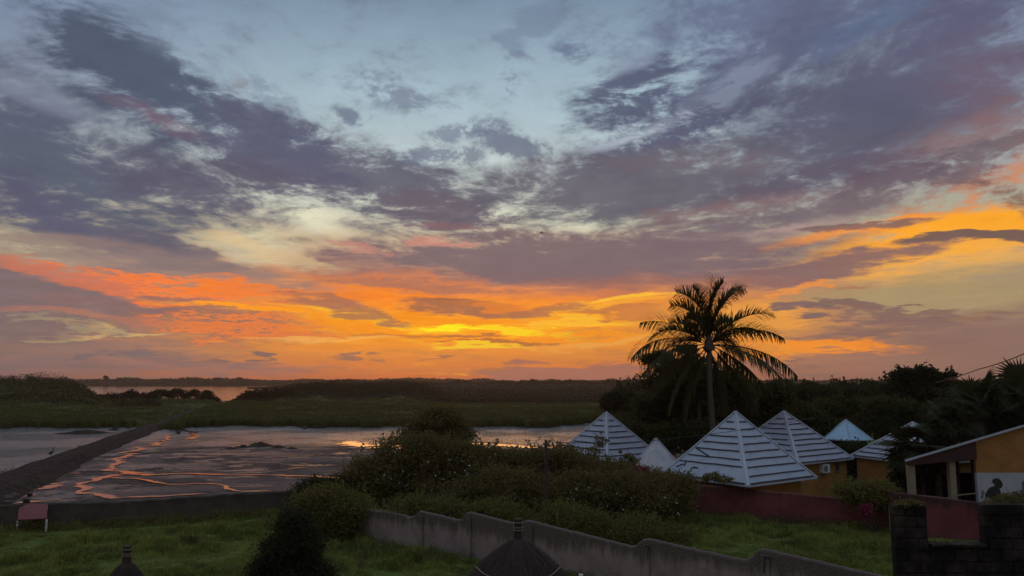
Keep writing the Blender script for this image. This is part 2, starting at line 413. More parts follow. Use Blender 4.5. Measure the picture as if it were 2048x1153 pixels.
def C4(r, g, b): return (r, g, b, 1.0)
def leaf_mat(name, c1, c2, c3=None, transl=0.35, spot=3.0):
    t = NT(name)
    g = t.n('ShaderNodeNewGeometry')
    rnd = g.outputs['Random Per Island']
    nz = t.mr(t.noise(spot, 3, 0.6), 0.35, 0.65)
    c = t.mix(rnd, c1, c2)
    c = t.mix(t.mth('MULTIPLY', nz, 0.6), c, c3 or c2)
    d = t.principled(c, 0.75, spec=0.12)
    tr = t.n('ShaderNodeBsdfTranslucent', {0: t.mix(0.5, c, (c2[0] * 1.4, c2[1] * 1.3, c2[2] * .6, 1))}).outputs[0]
    return t.out(t.n('ShaderNodeMixShader', {0: transl, 1: d, 2: tr}).outputs[0])
def simple_mat(name, c, rough=0.8, var=0.25, scale=3.0, bump=0.3, c2=None, metal=0.0, sc=None, spec=0.5, bd=0.02):
    t = NT(name)
    n1 = t.noise(scale, 6, 0.65, sc=sc); n2 = t.noise(scale * 7, 3, 0.6)
    dark = c2 or tuple(x * (1 - var) for x in c[:3]) + (1,)
    lite = tuple(min(1, x * (1 + var)) for x in c[:3]) + (1,)
    col = t.mix(t.mr(n1, 0.3, 0.7), dark, c); col = t.mix(t.mr(n2, 0.45, 0.8, 0, 0.5), col, lite)
    return t.out(t.principled(col, rough, t.bump(n2, bump, bd) if bump else None, metal, spec))

# foliage
ML_shrub = leaf_mat('shrub_leaves', C4(.070, .062, .026), C4(.185, .150, .058), C4(.100, .080, .040))
ML_yellow = leaf_mat('yellow_green_leaves', C4(.075, .072, .024), C4(.190, .168, .052), C4(.105, .092, .036))
ML_dark = leaf_mat('dark_leaves', C4(0.024, 0.029, 0.016), C4(0.054, 0.054, 0.026), C4(0.034, 0.034, 0.018))
ML_tree = leaf_mat('tree_leaves', C4(0.033, 0.039, 0.016), C4(0.075, 0.073, 0.029), C4(0.045, 0.046, 0.021))
ML_palm = leaf_mat('palm_leaflets', C4(0.039, 0.043, 0.018), C4(0.098, 0.084, 0.036), C4(0.065, 0.054, 0.026), 0.3)
ML_fan = leaf_mat('fan_leaves', C4(.026, .030, .016), C4(.070, .070, .036), C4(.040, .040, .022), 0.2)
ML_mang = leaf_mat('mangrove_leaves', C4(.060, .064, .020), C4(.110, .110, .034), C4(.064, .062, .022), 0.3, 0.05)
ML_mangd = leaf_mat('mangrove_leaves_dark', C4(.024, .020, .012), C4(.042, .036, .018), C4(.024, .020, .012), 0.3, 0.05)
ML_pink = leaf_mat('pink_bracts', C4(.15, .022, .06), C4(.26, .04, .11), C4(.12, .02, .05), 0.4)
ML_white = leaf_mat('white_petals', C4(.55, .55, .50), C4(.7, .7, .62), C4(.6, .6, .55), 0.3)
def grass_mat():
    t = NT('grass_blades'); p = t.pos()
    rnd = t.n('ShaderNodeNewGeometry').outputs['Random Per Island']
    big = t.mr(t.noise(.32, 4, .6, p), .40, .62); mid = t.mr(t.noise(1.9, 4, .65, p), .38, .64)
    c = t.mix(rnd, C4(.125, .150, .032), C4(.285, .315, .070))
    c = t.mix(t.mth('MULTIPLY', mid, .75), c, C4(.075, .095, .030))
    c = t.mix(t.mth('MULTIPLY', big, .45), c, C4(.360, .380, .085))
    c = t.mix(t.mr(t.noise(.55, 5, .66, p), .56, .66, 0, .7), c, C4(.11, .088, .045))
    d = t.principled(c, .55, spec=.3)
    tr = t.n('ShaderNodeBsdfTranslucent', {0: c}).outputs[0]
    return t.out(t.n('ShaderNodeMixShader', {0: .35, 1: d, 2: tr}).outputs[0])
ML_grass = grass_mat()
M_bark = simple_mat('bark', C4(.09, .07, .055), 0.9, 0.4, 6, 0.6)
M_palmbark = simple_mat('palm_bark', C4(.10, .075, .06), 0.9, 0.35, 4, 0.6, sc=(1, 1, 6))
M_concrete = simple_mat('concrete', C4(.30, .27, .24), 0.9, 0.25, 3, 0.3)

def render_wall_mat(name, base, stain, lowstain, z_top, k=1.0):
    """plastered wall with mould running down from the coping and damp at the foot"""
    t = NT(name)
    p = t.pos()
    sp = t.n('ShaderNodeSeparateXYZ', {0: p})
    run = t.noise(2.2, 6, 0.7, p, sc=(1.0, 1.0, 0.16))
    blot = t.noise(1.1, 7, 0.66, p, dist=0.4)
    fine = t.noise(22, 4, 0.65, p)
    h = t.mth('SUBTRACT', z_top, sp.outputs[2])
    topm = t.mr(t.mth('ADD', t.mth('MULTIPLY', h, -0.50), run), 0.14, 0.44, 0, 0.95)
    col = t.mix(t.mr(blot, 0.38, 0.66), base, tuple(x * 0.66 for x in base[:3]) + (1,))
    col = t.mix(topm, col, stain)
    col = t.mix(t.mr(t.mth('ADD', t.mth('MULTIPLY', sp.outputs[2], -0.8), blot), 0.2, 0.5, 0, .8), col, lowstain)
    col = t.mix(t.mr(fine, 0.3, 0.8, 0, 0.35), col, tuple(min(1, x * 1.5) for x in base[:3]) + (1,))
    bh = t.mth('ADD', t.mth('MULTIPLY', fine, 0.4), blot)
    return t.out(t.principled(col, 0.92, t.bump(bh, 0.5, 0.03), spec=0.2))
M_greywall = render_wall_mat('grey_plaster', C4(.27, .215, .195), C4(.060, .046, .040), C4(.085, .075, .045), 1.6)
M_redwall = render_wall_mat('red_plaster', C4(.175, .055, .056), C4(.075, .035, .032), C4(.09, .045, .04), 1.9)
M_backwall = render_wall_mat('dark_mossy_plaster', C4(.085, .070, .060), C4(.035, .032, .026), C4(.05, .05, .03), 1.6)
M_orange = simple_mat('ochre_paint', C4(.36, .165, .045), 0.9, 0.3, 1.2, 0.25)
M_whiteband = simple_mat('white_paint_wall', C4(.42, .44, .48), 0.85, 0.2, 1.4, 0.2)
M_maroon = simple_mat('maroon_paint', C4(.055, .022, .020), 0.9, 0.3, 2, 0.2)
M_cream = simple_mat('cream_paint', C4(.27, .21, .145), 0.85, 0.2, 3, 0.2)
M_black = simple_mat('black_paint', C4(.018, .017, .018), 0.7, 0.2, 3, 0.1)
M_mural2 = simple_mat('grey_paint', C4(.10, .11, .12), 0.8, 0.2, 3, 0.1)
M_rust = simple_mat('rusty_iron', C4(.075, .045, .035), 0.8, 0.4, 9, 0.3)
M_wood = simple_mat('dark_timber', C4(.055, .032, .026), 0.85, 0.4, 5, 0.3)
M_strip = simple_mat('dark_batten', C4(.050, .024, .024), 0.9, 0.4, 8, 0.3)
M_cable = simple_mat('cable', C4(.03, .028, .026), 0.6, 0.2, 3, 0.0)
M_thatch = simple_mat('old_thatch', C4(.045, .030, .023), 0.95, 0.45, 9, 0.8, sc=(1, 1, .3))
M_rope = simple_mat('pale_rope', C4(.33, .27, .21), 0.9, 0.3, 20, 0.5)
M_rock = simple_mat('dark_rock', C4(.085, .065, .055), 0.8, 0.4, 2.5, 0.8, bd=0.1)
M_signred = simple_mat('red_sheet', C4(.20, .045, .045), 0.6, 0.2, 2, 0.1)
M_whitepost = simple_mat('white_post_paint', C4(.65, .68, .66), 0.6, 0.15, 5, 0.1)
M_glassd = simple_mat('dark_glass', C4(.02, .02, .022), 0.15, 0.1, 2, 0.0)
M_plastic = simple_mat('white_plastic', C4(.70, .70, .68), 0.45, 0.1, 4, 0.0)

def roof_mat(name, c, stain, rough=0.42, amount=0.5):
    t = NT(name)
    p = t.pos()
    n1 = t.noise(1.5, 7, 0.68, p, dist=0.5); n2 = t.noise(9, 4, 0.6, p); n3 = t.noise(0.5, 3, 0.5, p)
    col = t.mix(t.mr(n1, 0.48, 0.74, 0, amount), c, stain)
    col = t.mix(t.mr(n2, 0.3, 0.75, 0, 0.25), col, tuple(x * 0.6 for x in c[:3]) + (1,))
    col = t.mix(t.mr(n3, 0.35, 0.65, 0, 0.22), col, tuple(min(1, x * 1.25) for x in c[:3]) + (1,))
    return t.out(t.principled(col, rough, t.bump(t.mth('ADD', n1, t.mth('MULTIPLY', n2, .3)), 0.35, 0.04), spec=0.5))
M_roof = roof_mat('pale_blue_sheet', C4(.29, .35, .45), C4(.20, .20, .24), .42, .75)
M_roof2 = roof_mat('lilac_white_sheet', C4(.28, .305, .385), C4(.18, .17, .21), .5, .8)
M_roofgrey = roof_mat('stained_white_render', C4(.45, .45, .49), C4(.13, .12, .13), .8, .85)
M_roofblue = roof_mat('bright_blue_sheet', C4(.26, .43, .60), C4(.20, .34, .48), .35, .3)
M_ridge = roof_mat('white_ridge_cap', C4(.40, .44, .52), C4(.4, .4, .44), .45, .4)

# ---- foliage geometry ----------------------------------------------------
def unit(n, rng):
    v = rng.normal(size=(n, 3)); return v / np.linalg.norm(v, axis=1)[:, None]
def cards(c, size, rng, asp=0.55, up=None, upw=0.0):
    """diamond shaped leaf faces at the centres c, one quad each"""
    n = len(c)
    a = unit(n, rng)
    if up is not None: a[:, 2] *= (1 - upw)
    a /= np.linalg.norm(a, axis=1)[:, None]
    b = np.cross(a, unit(n, rng)); b /= np.linalg.norm(b, axis=1)[:, None] + 1e-9
    s = (size * rng.uniform(0.6, 1.3, n))[:, None] if np.ndim(size) == 0 else (size * rng.uniform(0.6, 1.3, n))[:, None]
    v = np.empty((n, 4, 3))
    v[:, 0] = c - a * s * .5; v[:, 1] = c + b * s * asp * .5; v[:, 2] = c + a * s * .5; v[:, 3] = c - b * s * asp * .5
    return v.reshape(-1, 3), np.arange(n * 4).reshape(-1, 4)
def shell(clumps, n, rng, twig=0.28, per=14, inner=0.55, ragged=0.12):
    """leaf centres: twig groups scattered through the outer volume of several ellipsoids"""
    vol = np.array([(r[0] * r[1] + r[0] * r[2] + r[1] * r[2]) for _, r in clumps]); vol /= vol.sum()
    nt_ = max(1, n // per)
    idx = rng.choice(len(clumps), nt_, p=vol)
    C = np.array([c for c, _ in clumps])[idx]; Rr = np.array([r for _, r in clumps])[idx]
    d = unit(nt_, rng)
    rad = rng.uniform(inner, 1.0, nt_) ** 0.7 + rng.normal(0, ragged, nt_) * (rng.random(nt_) < .5)
    tw = C + d * Rr * rad[:, None]
    pts = np.repeat(tw, per, axis=0) + rng.normal(0, twig, (nt_ * per, 3)) * np.array([1, 1, .6])
    return pts
def pxclumps(lst, Y):
    out = []
    for it in lst:
        x, y, rx, ry = it[:4]; yy = it[4] if len(it) > 4 else Y
        c = P(x, y, yy); s = yy / FPX
        out.append((np.array(c), np.array((rx * s, min(rx * s, max(ry * s, .5) * 1.3), ry * s))))
    return out
def limbs(mb, base, clumps, r0, rng):
    base = Vector(base)
    for c, r in clumps:
        c = Vector(c)
        mid = base.lerp(c, 0.5) + Vector((rng.normal(0, .12), rng.normal(0, .12), 0)) * (c - base).length * .4
        mb.tube([base, base.lerp(mid, .6), mid, c], [r0, r0 * .75, r0 * .5, r0 * .15], 6)
def plant(name, label, cat, clumps, n, size, mat, seed, group=None, ground=0.0, trunk=None, flowers=None, per=14, twig=.28, inner=.55,
          crown_name='crown', stems=True, rough=True, trunk_r=.12, asp=.55, ragged=.12):
    rng = np.random.default_rng(seed)
    if rough:
        ex = []
        for c, r in clumps:
            for _ in range(4):
                d = unit(1, rng)[0]; d[2] = abs(d[2]) * .9 - .15
                ex.append((c + d * r * rng.uniform(.75, 1.1), r * rng.uniform(.18, .42)))
        clumps = clumps + ex
    cen = np.mean([c for c, _ in clumps], axis=0)
    base = Vector(trunk) if trunk is not None else Vector((cen[0], cen[1], ground))
    t = thing(name, base, label, cat, group)
    pts = shell(clumps, n, rng, twig, per, inner, ragged)
    if rough and n > 3000:        # stray shoots that break the outline
        ns = max(12, n // 450); src = pts[rng.integers(0, len(pts), ns * 3)]
        src = src[np.argsort(-src[:, 2] + rng.normal(0, .8, len(src)))][:ns]
        d = unit(ns, rng) * .7; d[:, 2] = rng.uniform(.35, 1.2, ns); d /= np.linalg.norm(d, axis=1)[:, None]
        L = rng.uniform(.35, 1.15, ns) * (size / .15) ** .6
        u = np.linspace(.0, 1, 16)
        sh = src[:, None, :] + d[:, None, :] * (L[:, None] * u[None])[..., None]
        sh[..., 2] -= (u ** 2 * .25)[None] * L[:, None]
        pts = np.concatenate([pts, (sh + rng.normal(0, .035 * size / .15, sh.shape)).reshape(-1, 3)])
    pts = pts[pts[:, 2] > ground + .02]
    v, f = cards(pts, size, rng, asp)
    mk(crown_name, v - np.array(base), f, mat, t)
    mb = MB()
    low = base + Vector((0, 0, .0))
    if trunk is not None or cat == 'tree':
        zlow = min(c[2] - r[2] * .3 for c, r in clumps)
        top = Vector((base.x, base.y, max(ground + .5, zlow)))
        mb.tube([base - Vector((0, 0, .3)), base.lerp(top, .5) + Vector((.1, 0, 0)), top], [trunk_r * 1.3, trunk_r, trunk_r * .8], 8)
        limbs(mb, top, clumps, trunk_r * .6, rng)
    else:
        for k in range(5):
            q = base + Vector((rng.normal(0, .15), rng.normal(0, .15), -.1))
            limbs(mb, q, [clumps[k % len(clumps)]], trunk_r * .4, rng)
    if stems:
        o = mb.build('trunk' if (trunk is not None or cat == 'tree') else 'stems', M_bark, t)
        o.data.transform(Matrix.Translation(-base))
    for fl in (flowers or []):
        fm, fcl, fn, fs = fl
        pf = shell(fcl, fn, rng, .12, 6 if fn > 500 else 1, .9, .04)
        # keep the flowers on the side of the crown they show on
        v, f = cards(pf, fs, rng, .9)
        tag(mk('flowers', v - np.array(base), f, fm, t), kind='stuff')
    return t

# =====================================================================
# GROUND, MUD, WATER, FAR LAND
# =====================================================================
ZM = -0.8
def fnoise(x, y, s, seed=0):
    """cheap smooth 2-D value noise, vectorised"""
    r = np.random.default_rng(seed).random((257, 257))
    u = (np.asarray(x) / s) % 256; v = (np.asarray(y) / s) % 256
    i = np.floor(u).astype(int); j = np.floor(v).astype(int); a = u - i; b = v - j
    a = a * a * (3 - 2 * a); b = b * b * (3 - 2 * b)
    return (r[i, j] * (1 - a) * (1 - b) + r[i + 1, j] * a * (1 - b) + r[i, j + 1] * (1 - a) * b + r[i + 1, j + 1] * a * b)
def fbm(x, y, s, seed=0, o=4):
    return sum(fnoise(x, y, s / 2 ** k, seed + k) * .5 ** k for k in range(o)) / sum(.5 ** k for k in range(o))
def grid(xs, ys, zf):
    X, Y = np.meshgrid(xs, ys, indexing='ij'); Z = zf(X, Y)
    v = np.stack([X, Y, Z], -1).reshape(-1, 3)
    nx, ny = len(xs), len(ys)
    i = np.arange(nx - 1)[:, None] * ny + np.arange(ny - 1)[None]
    f = np.stack([i, i + ny, i + ny + 1, i + 1], -1).reshape(-1, 4)
    return v, f

# mud: matte drying mud near, wet rippled mud far and left
t = NT('tidal_mud')
p = t.pos(); sp = t.n('ShaderNodeSeparateXYZ', {0: p})
wig = t.noise(0.045, 4, 0.6, p)
wet = t.mr(t.mth('ADD', sp.outputs[1], t.mth('MULTIPLY', wig, 46.0)), 122, 136)
# wet strip near the creeks on the left
s2 = t.mr(t.mth('ADD', sp.outputs[0], t.mth('MULTIPLY', wig, 22.0)), -26, -12, 1, 0)
wet2 = t.mth('MULTIPLY', s2, t.mr(t.noise(0.30, 7, 0.72, p, sc=(.6, .8, 1)), 0.48, 0.56))
wet = t.mth('MAXIMUM', wet, wet2)
film = t.mr(t.noise(0.45, 7, 0.76, p, sc=(.4, .7, 1)), 0.56, 0.60, 0, .85)
wet = t.mth('MAXIMUM', wet, film)
fine = t.noise(1.1, 7, 0.74, p, sc=(.8, .6, 1)); crs = t.noise(0.10, 5, .6, p)
clod = t.noise(2.6, 4, .7, p, sc=(.6, 1, 1))
col = t.mix(t.mr(fine, .38, .62), C4(.020, .013, .012), C4(.105, .066, .054))
col = t.mix(t.mr(clod, .52, .64, 0, .8), col, C4(.022, .016, .015))
col = t.mix(t.mr(crs, .42, .62, 0, .8), col, C4(.140, .088, .080))
colw = t.mix(fine, C4(.035, .032, .036), C4(.06, .055, .06))
lump = t.noise(0.45, 4, .6, p, sc=(.8, .5, 1))
rip = t.noise(0.75, 5, 0.7, p, sc=(.7, .38, 1), dist=.6)
rgh = t.mr(t.noise(0.09, 4, .6, p), .4, .6, 0.10, 0.26)
dry = t.principled(col, 0.8, t.bump(t.mth('ADD', fine, t.mth('MULTIPLY', lump, 2.0)), 1.0, 0.22), spec=0.15)
wt = t.principled(colw, rgh, t.bump(t.mth('ADD', rip, t.mth('MULTIPLY', fine, .35)), 1.0, 0.9), spec=1.0, **{'IOR': 1.6})
M_mud = t.out(t.n('ShaderNodeMixShader', {0: wet, 1: dry, 2: wt}).outputs[0])

t = NT('still_water')
p = t.pos()
rp = t.noise(0.9, 3, 0.5, p, sc=(.4, 1.2, 1))
wtr = t.principled(C4(.02, .018, .018), 0.09, t.bump(rp, 0.12, 0.06), spec=1.0, **{'IOR': 1.45})
ea = t.n('ShaderNodeAttribute', attribute_name='edge').outputs['Fac']
en = t.noise(0.9, 6, 0.72, p, sc=(.45, 1.0, 1))
em = t.mr(t.mth('ADD', t.mth('MULTIPLY', ea, .9), t.mth('MULTIPLY', t.mth('SUBTRACT', en, .5), 2.6)), .22, .34)
M_pool = t.out(t.n('ShaderNodeMixShader', {0: em, 1: t.n('ShaderNodeBsdfTransparent').outputs[0], 2: wtr}).outputs[0])
t = NT('river_water')
p = t.pos()
rp = t.noise(0.12, 5, 0.62, p, sc=(.3, 1.0, 1))
M_river = t.out(t.principled(C4(.02, .018, .018), 0.07, t.bump(rp, 0.22, 0.8), spec=1.0, **{'IOR': 1.45}))
t = NT('rippled_pond')
p = t.pos()
rp = t.noise(0.8, 5, 0.68, p, sc=(.7, .4, 1), dist=.5); r2 = t.noise(0.06, 3, .5, p)
M_pond = t.out(t.principled(C4(.035, .035, .04), t.mr(r2, .4, .6, .08, .22), t.bump(rp, 1.0, 0.8), spec=1.0, **{'IOR': 1.6}))

t = NT('dark_earth')
p = t.pos(); a1 = t.noise(1.2, 6, .7, p); a2 = t.noise(0.25, 5, .65, p)
ce = t.mix(t.mr(a1, .3, .7), C4(.020, .014, .012), C4(.062, .040, .034))
ce = t.mix(t.mr(a2, .54, .66, 0, .7), ce, C4(.05, .058, .02))
M_earth = t.out(t.principled(ce, .95, t.bump(t.mth('ADD', a1, a2), 1.0, .35), spec=.1))
t = NT('lawn_soil')
p = t.pos(); a1 = t.noise(2.2, 6, .65, p); a2 = t.noise(0.35, 4, .6, p)
cc_ = t.mix(t.mr(a1, .3, .7), C4(.050, .070, .018), C4(.120, .155, .036))
cc_ = t.mix(t.mr(a2, .55, .7, 0, .7), cc_, C4(.05, .045, .02))
M_lawn = t.out(t.principled(cc_, .95, t.bump(a1, .8, .1), spec=.1))

# base sheet to the horizon, everything else stands above it
v = [(-7000, -200, -1.4), (7000, -200, -1.4), (7000, 7000, -1.4), (-7000, 7000, -1.4)]
tag(mk('ground', v, [(0, 1, 2, 3)], M_earth), kind='structure')
v, f = grid(np.linspace(-260, 160, 141), np.concatenate([np.linspace(36, 110, 90), np.linspace(112, 400, 60)]),
            lambda X, Y: ZM + (fbm(X, Y, 9, 3) - .5) * .10 * np.clip((Y - 40) / 20, 0, 1))
tag(mk('mud_flat', v, f, M_mud, smooth=True), kind='structure')
# river
v = [(-900, 345, ZM + .07), (900, 345, ZM + .07), (2600, 3200, ZM + .07), (-3400, 3200, ZM + .07)]
tag(mk('river', v, [(0, 1, 2, 3)], M_river), kind='structure')

# land: lawn, compound and the wooded ground behind it
edge = [(-75, 33), (-36, 40.9), (-29.3, 43.0), (-13, 48.7), (-5, 52), (6, 60), (18, 78), (26, 110), (62, 330), (600, 330), (600, -30), (-75, -30)]
vv = [(x, y, 0.0) for x, y in edge] + [(x, y, -1.6) for x, y in edge]
n_ = len(edge)
ff = [tuple(reversed(range(n_)))] + [(i, (i + 1) % n_, (i + 1) % n_ + n_, i + n_) for i in range(n_)]
bm = bmesh.new()
bv = [bm.verts.new(q) for q in vv]
for q in ff: bm.faces.new([bv[i] for i in q])
bmesh.ops.recalc_face_normals(bm, faces=bm.faces)
me = bpy.data.meshes.new('lawn'); bm.to_mesh(me); bm.free(); me.materials.append(M_lawn)
tag(link(bpy.data.objects.new('lawn', me)), kind='structure')

# dyke / causeway from the compound to the mangrove
path = [G(-260, 1130, ZM), G(-60, 1010, ZM), G(20, 972, ZM), G(85, 944, ZM), G(160, 912, ZM), G(250, 878, ZM), G(325, 851, ZM), G(372, 832, ZM), G(392, 822, ZM)]
def resample(pts, step):
    out = []
    for a, b in zip(pts[:-1], pts[1:]):
        k = max(1, int((b - a).length / step))
        out += [a.lerp(b, i / k) for i in range(k)]
    return out + [pts[-1]]
pp = resample(path, 1.6)
prof = [(-3.9, -.25), (-2.6, .25), (-1.6, .72), (-.6, .86), (.6, .84), (1.5, .66), (2.6, .2), (4.0, -.25)]
vs = []; fs = []
for i, q in enumerate(pp):
    tdir = (pp[min(i + 1, len(pp) - 1)] - pp[max(i - 1, 0)]).normalized(); sd = Vector((tdir.y, -tdir.x, 0))
    for j, (o_, z_) in enumerate(prof):
        w = 1 + (fnoise(i * 1.0, j * 3.0, 3.1, 8) - .5) * .5
        k_ = q + sd * (o_ * .82 * w * (1 - .40 * min(1, max(0, (q.y - 75) / 90)))); vs.append((k_.x, k_.y, ZM + z_ + (fnoise(i * 1., j * 2., 1.7, 4) - .5) * .22))
m_ = len(prof)
fs = [(i * m_ + j, (i + 1) * m_ + j, (i + 1) * m_ + j + 1, i * m_ + j + 1) for i in range(len(pp) - 1) for j in range(m_ - 1)]
tag(mk('causeway', vs, fs, M_earth, smooth=True), kind='structure')

# pond left of the causeway
vs = [(q.x - 3.0, q.y, ZM + .09) for q in pp if 52 < q.y < 190]
vs = vs + [(-220, 190, ZM + .09), (-220, 52, ZM + .09)]
tag(mk('pond', vs, [tuple(range(len(vs)))], M_pond), kind='structure')

# creeks and pools left by the tide
def creek(pts, w, seed, name='creek'):
    rng = np.random.default_rng(seed)
    q = resample([G(x, y, ZM) for x, y in pts], 0.55)
    W_ = w if isinstance(w, (list, tuple)) else [w] * len(pts)
    vs = []
    for i, c in enumerate(q):
        tdir = (q[min(i + 1, len(q) - 1)] - q[max(i - 1, 0)]).normalized(); sd = Vector((tdir.y, -tdir.x, 0))
        u = i / max(1, len(q) - 1) * (len(W_) - 1); k = min(int(u), len(W_) - 2) if len(W_) > 1 else 0
        ww = W_[k] + (W_[k + 1] - W_[k]) * (u - k)
        off = (fnoise(i * 1., 0., 2.2, seed) - .5) * ww * .9 + (fnoise(i * 1., 0., 6.0, seed + 7) - .5) * 2.0
        a = ww * (.05 + 1.15 * fnoise(i * 1., 5., 1.4, seed + 1) ** 1.2); b = ww * (.05 + 1.15 * fnoise(i * 1., 9., 1.4, seed + 2) ** 1.2)
        if i in (0, len(q) - 1): a = b = .05
        vs += [tuple(c + sd * (off - a * 1.25)), tuple(c + sd * (off + (b - a) * .5)), tuple(c + sd * (off + b * 1.25))]
    vs = [(x, y, ZM + .068) for x, y, z in vs]
    fs = [(3 * i + j, 3 * i + j + 1, 3 * i + j + 4, 3 * i + j + 3) for i in range(len(q) - 1) for j in (0, 1)]
    o = mk(name, vs, fs, M_pool)
    at = o.data.attributes.new('edge', 'FLOAT', 'POINT')
    at.data.foreach_set('value', [0.0, 1.0, 0.0] * len(q))
    return tag(o, kind='structure')
creek([(338, 883), (318, 887), (296, 894), (268, 902), (246, 912), (234, 922), (236, 934), (231, 942), (240, 949), (222, 956), (188, 966), (158, 971), (146, 976), (156, 986), (186, 991), (226, 998), (262, 994), (322, 991), (372, 988), (415, 987)],
      [.5, .9, 1.1, .8, 1.0, .95, 1.1, 1.2, .7, .7, .9, 1.2, .9, .7, .7, .7, .55, .4], 21)
creek([(240, 949), (330, 950), (430, 952), (540, 954), (640, 957), (740, 962)], [.6, .55, .5, .5, .5], 33)
creek([(232, 955), (262, 962), (300, 968), (348, 970), (400, 967), (446, 970), (470, 978), (500, 981), (540, 984)], [.3, .45, .4, .3, .35, .45, .6, .5], 40)
creek([(352, 853), (372, 862), (400, 869), (396, 873), (362, 880)], [.8, .8, .7, 1.2], 50)
creek([(300, 892), (330, 880), (350, 869), (360, 858)], [.4, .5, .4], 52)
creek([(682, 886), (700, 886), (740, 890), (780, 894), (830, 898)], [2.2, 3.6, 4.0, 4.4, 3.0], 60, 'pool')
creek([(930, 888), (990, 890), (1040, 893), (1110, 897), (1180, 899)], [1.6, 1.8, 1.6, 1.2], 70)
creek([(935, 899), (968, 904), (992, 911), (1010, 918)], [1.0, 1.4, 2.2], 72)
creek([(20, 985), (50, 979), (80, 976), (110, 970)], [.8, 1.2, .9], 80)
for i, (x0, x1, y, w) in enumerate([(52, 74, 983, .9), (66, 96, 976, 1.0), (92, 128, 969, .8), (104, 120, 961, .7), (126, 142, 945, .5), (184, 204, 934, .45), (138, 160, 949, .4), (212, 222, 938, .5),
                                    (44, 70, 993, .9), (-10, 8, 1010.5, .9), (14, 40, 1009, 1.1), (30, 96, 1004, .7), (96, 130, 1001, .35), (570, 632, 937, .35), (270, 300, 884, .7), (470, 500, 894, .7), (770, 800, 909, .5)]):
    creek([(x0, y), ((x0 + x1) / 2, y - 1), (x1, y - .5)], [w, w * 1.2, w * .6], 90 + i, 'pool')

# low mud banks and mounds
def mound(name, c, rx, ry, h, seed, rz=0.0):
    n1, n2 = 22, 10; vs = []; fs = []
    for i in range(n2 + 1):
        rr = i / n2
        for k in range(n1):
            a = 2 * math.pi * k / n1; w = 1 + (fnoise(k * 1.0, 0, 2.3, seed) - .5) * .5
            x, y = rr * rx * w * math.cos(a), rr * ry * w * math.sin(a)
            z = h * (1 - rr ** 1.6) * (0.7 + .6 * fnoise(i * 1., k * 1., 1.6, seed)) - .12 * rr
            vs.append((c[0] + x * math.cos(rz) - y * math.sin(rz), c[1] + x * math.sin(rz) + y * math.cos(rz), c[2] + z))
    fs = [(i * n1 + k, (i + 1) * n1 + k, (i + 1) * n1 + (k + 1) % n1, i * n1 + (k + 1) % n1) for i in range(n2) for k in range(n1)]
    return tag(mk(name, vs, fs, M_earth, smooth=True), kind='structure')
mound('mud_bank', G(170, 868.5, ZM), 6.2, 2.3, .62, 3, .42)
mound('mud_bank', G(228, 862, ZM), 1.4, .6, .4, 5, .2)
for i, (x, y, r, h) in enumerate([(486, 895, 1.5, .3), (520, 893, 1.9, .5), (556, 896, 1.4, .32), (462, 898, 1.1, .22), (584, 898, 1.1, .22)]):
    mound('mud_mound', G(x, y, ZM), r, r * .7, h, 20 + i)

# rocks at the foot of the causeway
def rock_mesh(seed):
    rng = random.Random(seed); bm = bmesh.new()
    bmesh.ops.create_icosphere(bm, subdivisions=2, radius=.5)
    for v_ in bm.verts:
        q = v_.co.normalized(); k = .75 + .5 * fnoise(q.x * 3 + 9, q.y * 3 + q.z * 2 + 9, 1.0, seed)
        v_.co = Vector((q.x * k * .5, q.y * k * .42, q.z * k * .32))
    me = bpy.data.meshes.new('rock'); bm.to_mesh(me); bm.free(); me.materials.append(M_rock)
    return me
ORD = ['first', 'second', 'third', 'fourth', 'fifth', 'sixth', 'seventh', 'eighth', 'ninth', 'tenth', 'eleventh', 'twelfth', 'thirteenth', 'fourteenth', 'fifteenth', 'sixteenth']
rocks = []
rk = [rock_mesh(s) for s in (1, 2, 3)]
for i, (x, y, s) in enumerate([(8, 985, 1.1), (30, 992, .8), (14, 998, .9), (46, 970, .6), (60, 988, .5), (4, 970, .7), (34, 980, .55), (24, 965, .5), (80, 960, .45), (52, 1000, .6), (36, 971, .9), (70, 952, .4), (18, 1006, .7), (104, 946, .4)]):
    o = bpy.data.objects.new('rock', rk[i % 3]); o.location = G(x, y, ZM + .15); o.scale = (s, s, s * .9); o.rotation_euler = (0, 0, i * 1.3)
    COL.objects.link(o); rocks.append((x, s, o))
rocks.sort(key=lambda q: q[0])
for i, (x, s, o) in enumerate(rocks):
    tag(o, '%s dark rock at the foot of the causeway, %s from the left' % ('large' if s > .85 else 'middling' if s > .55 else 'small', ORD[i]), 'rock', 'rocks at the foot of the causeway')

def heads(X, Y, cell, seed):
    """dome height 0..1 of rounded bushes on a jittered lattice"""
    r = np.random.default_rng(seed).random((3, 256, 256)); X = np.asarray(X, float); Y = np.asarray(Y, float)
    u = X / cell; v = Y / cell; iu = np.floor(u).astype(int); iv = np.floor(v).astype(int); best = np.zeros_like(u)
    for a in (-1, 0, 1):
        for b in (-1, 0, 1):
            ci, cj = iu + a, iv + b; k, l = ci % 256, cj % 256
            d2 = (u - ci - r[0][k, l]) ** 2 + (v - cj - r[1][k, l]) ** 2; rad = .55 + .45 * r[2][k, l]
            best = np.maximum(best, np.sqrt(np.clip(1 - d2 / rad ** 2, 0, 1)) * (.45 + .55 * r[2][k, l]))
    return best

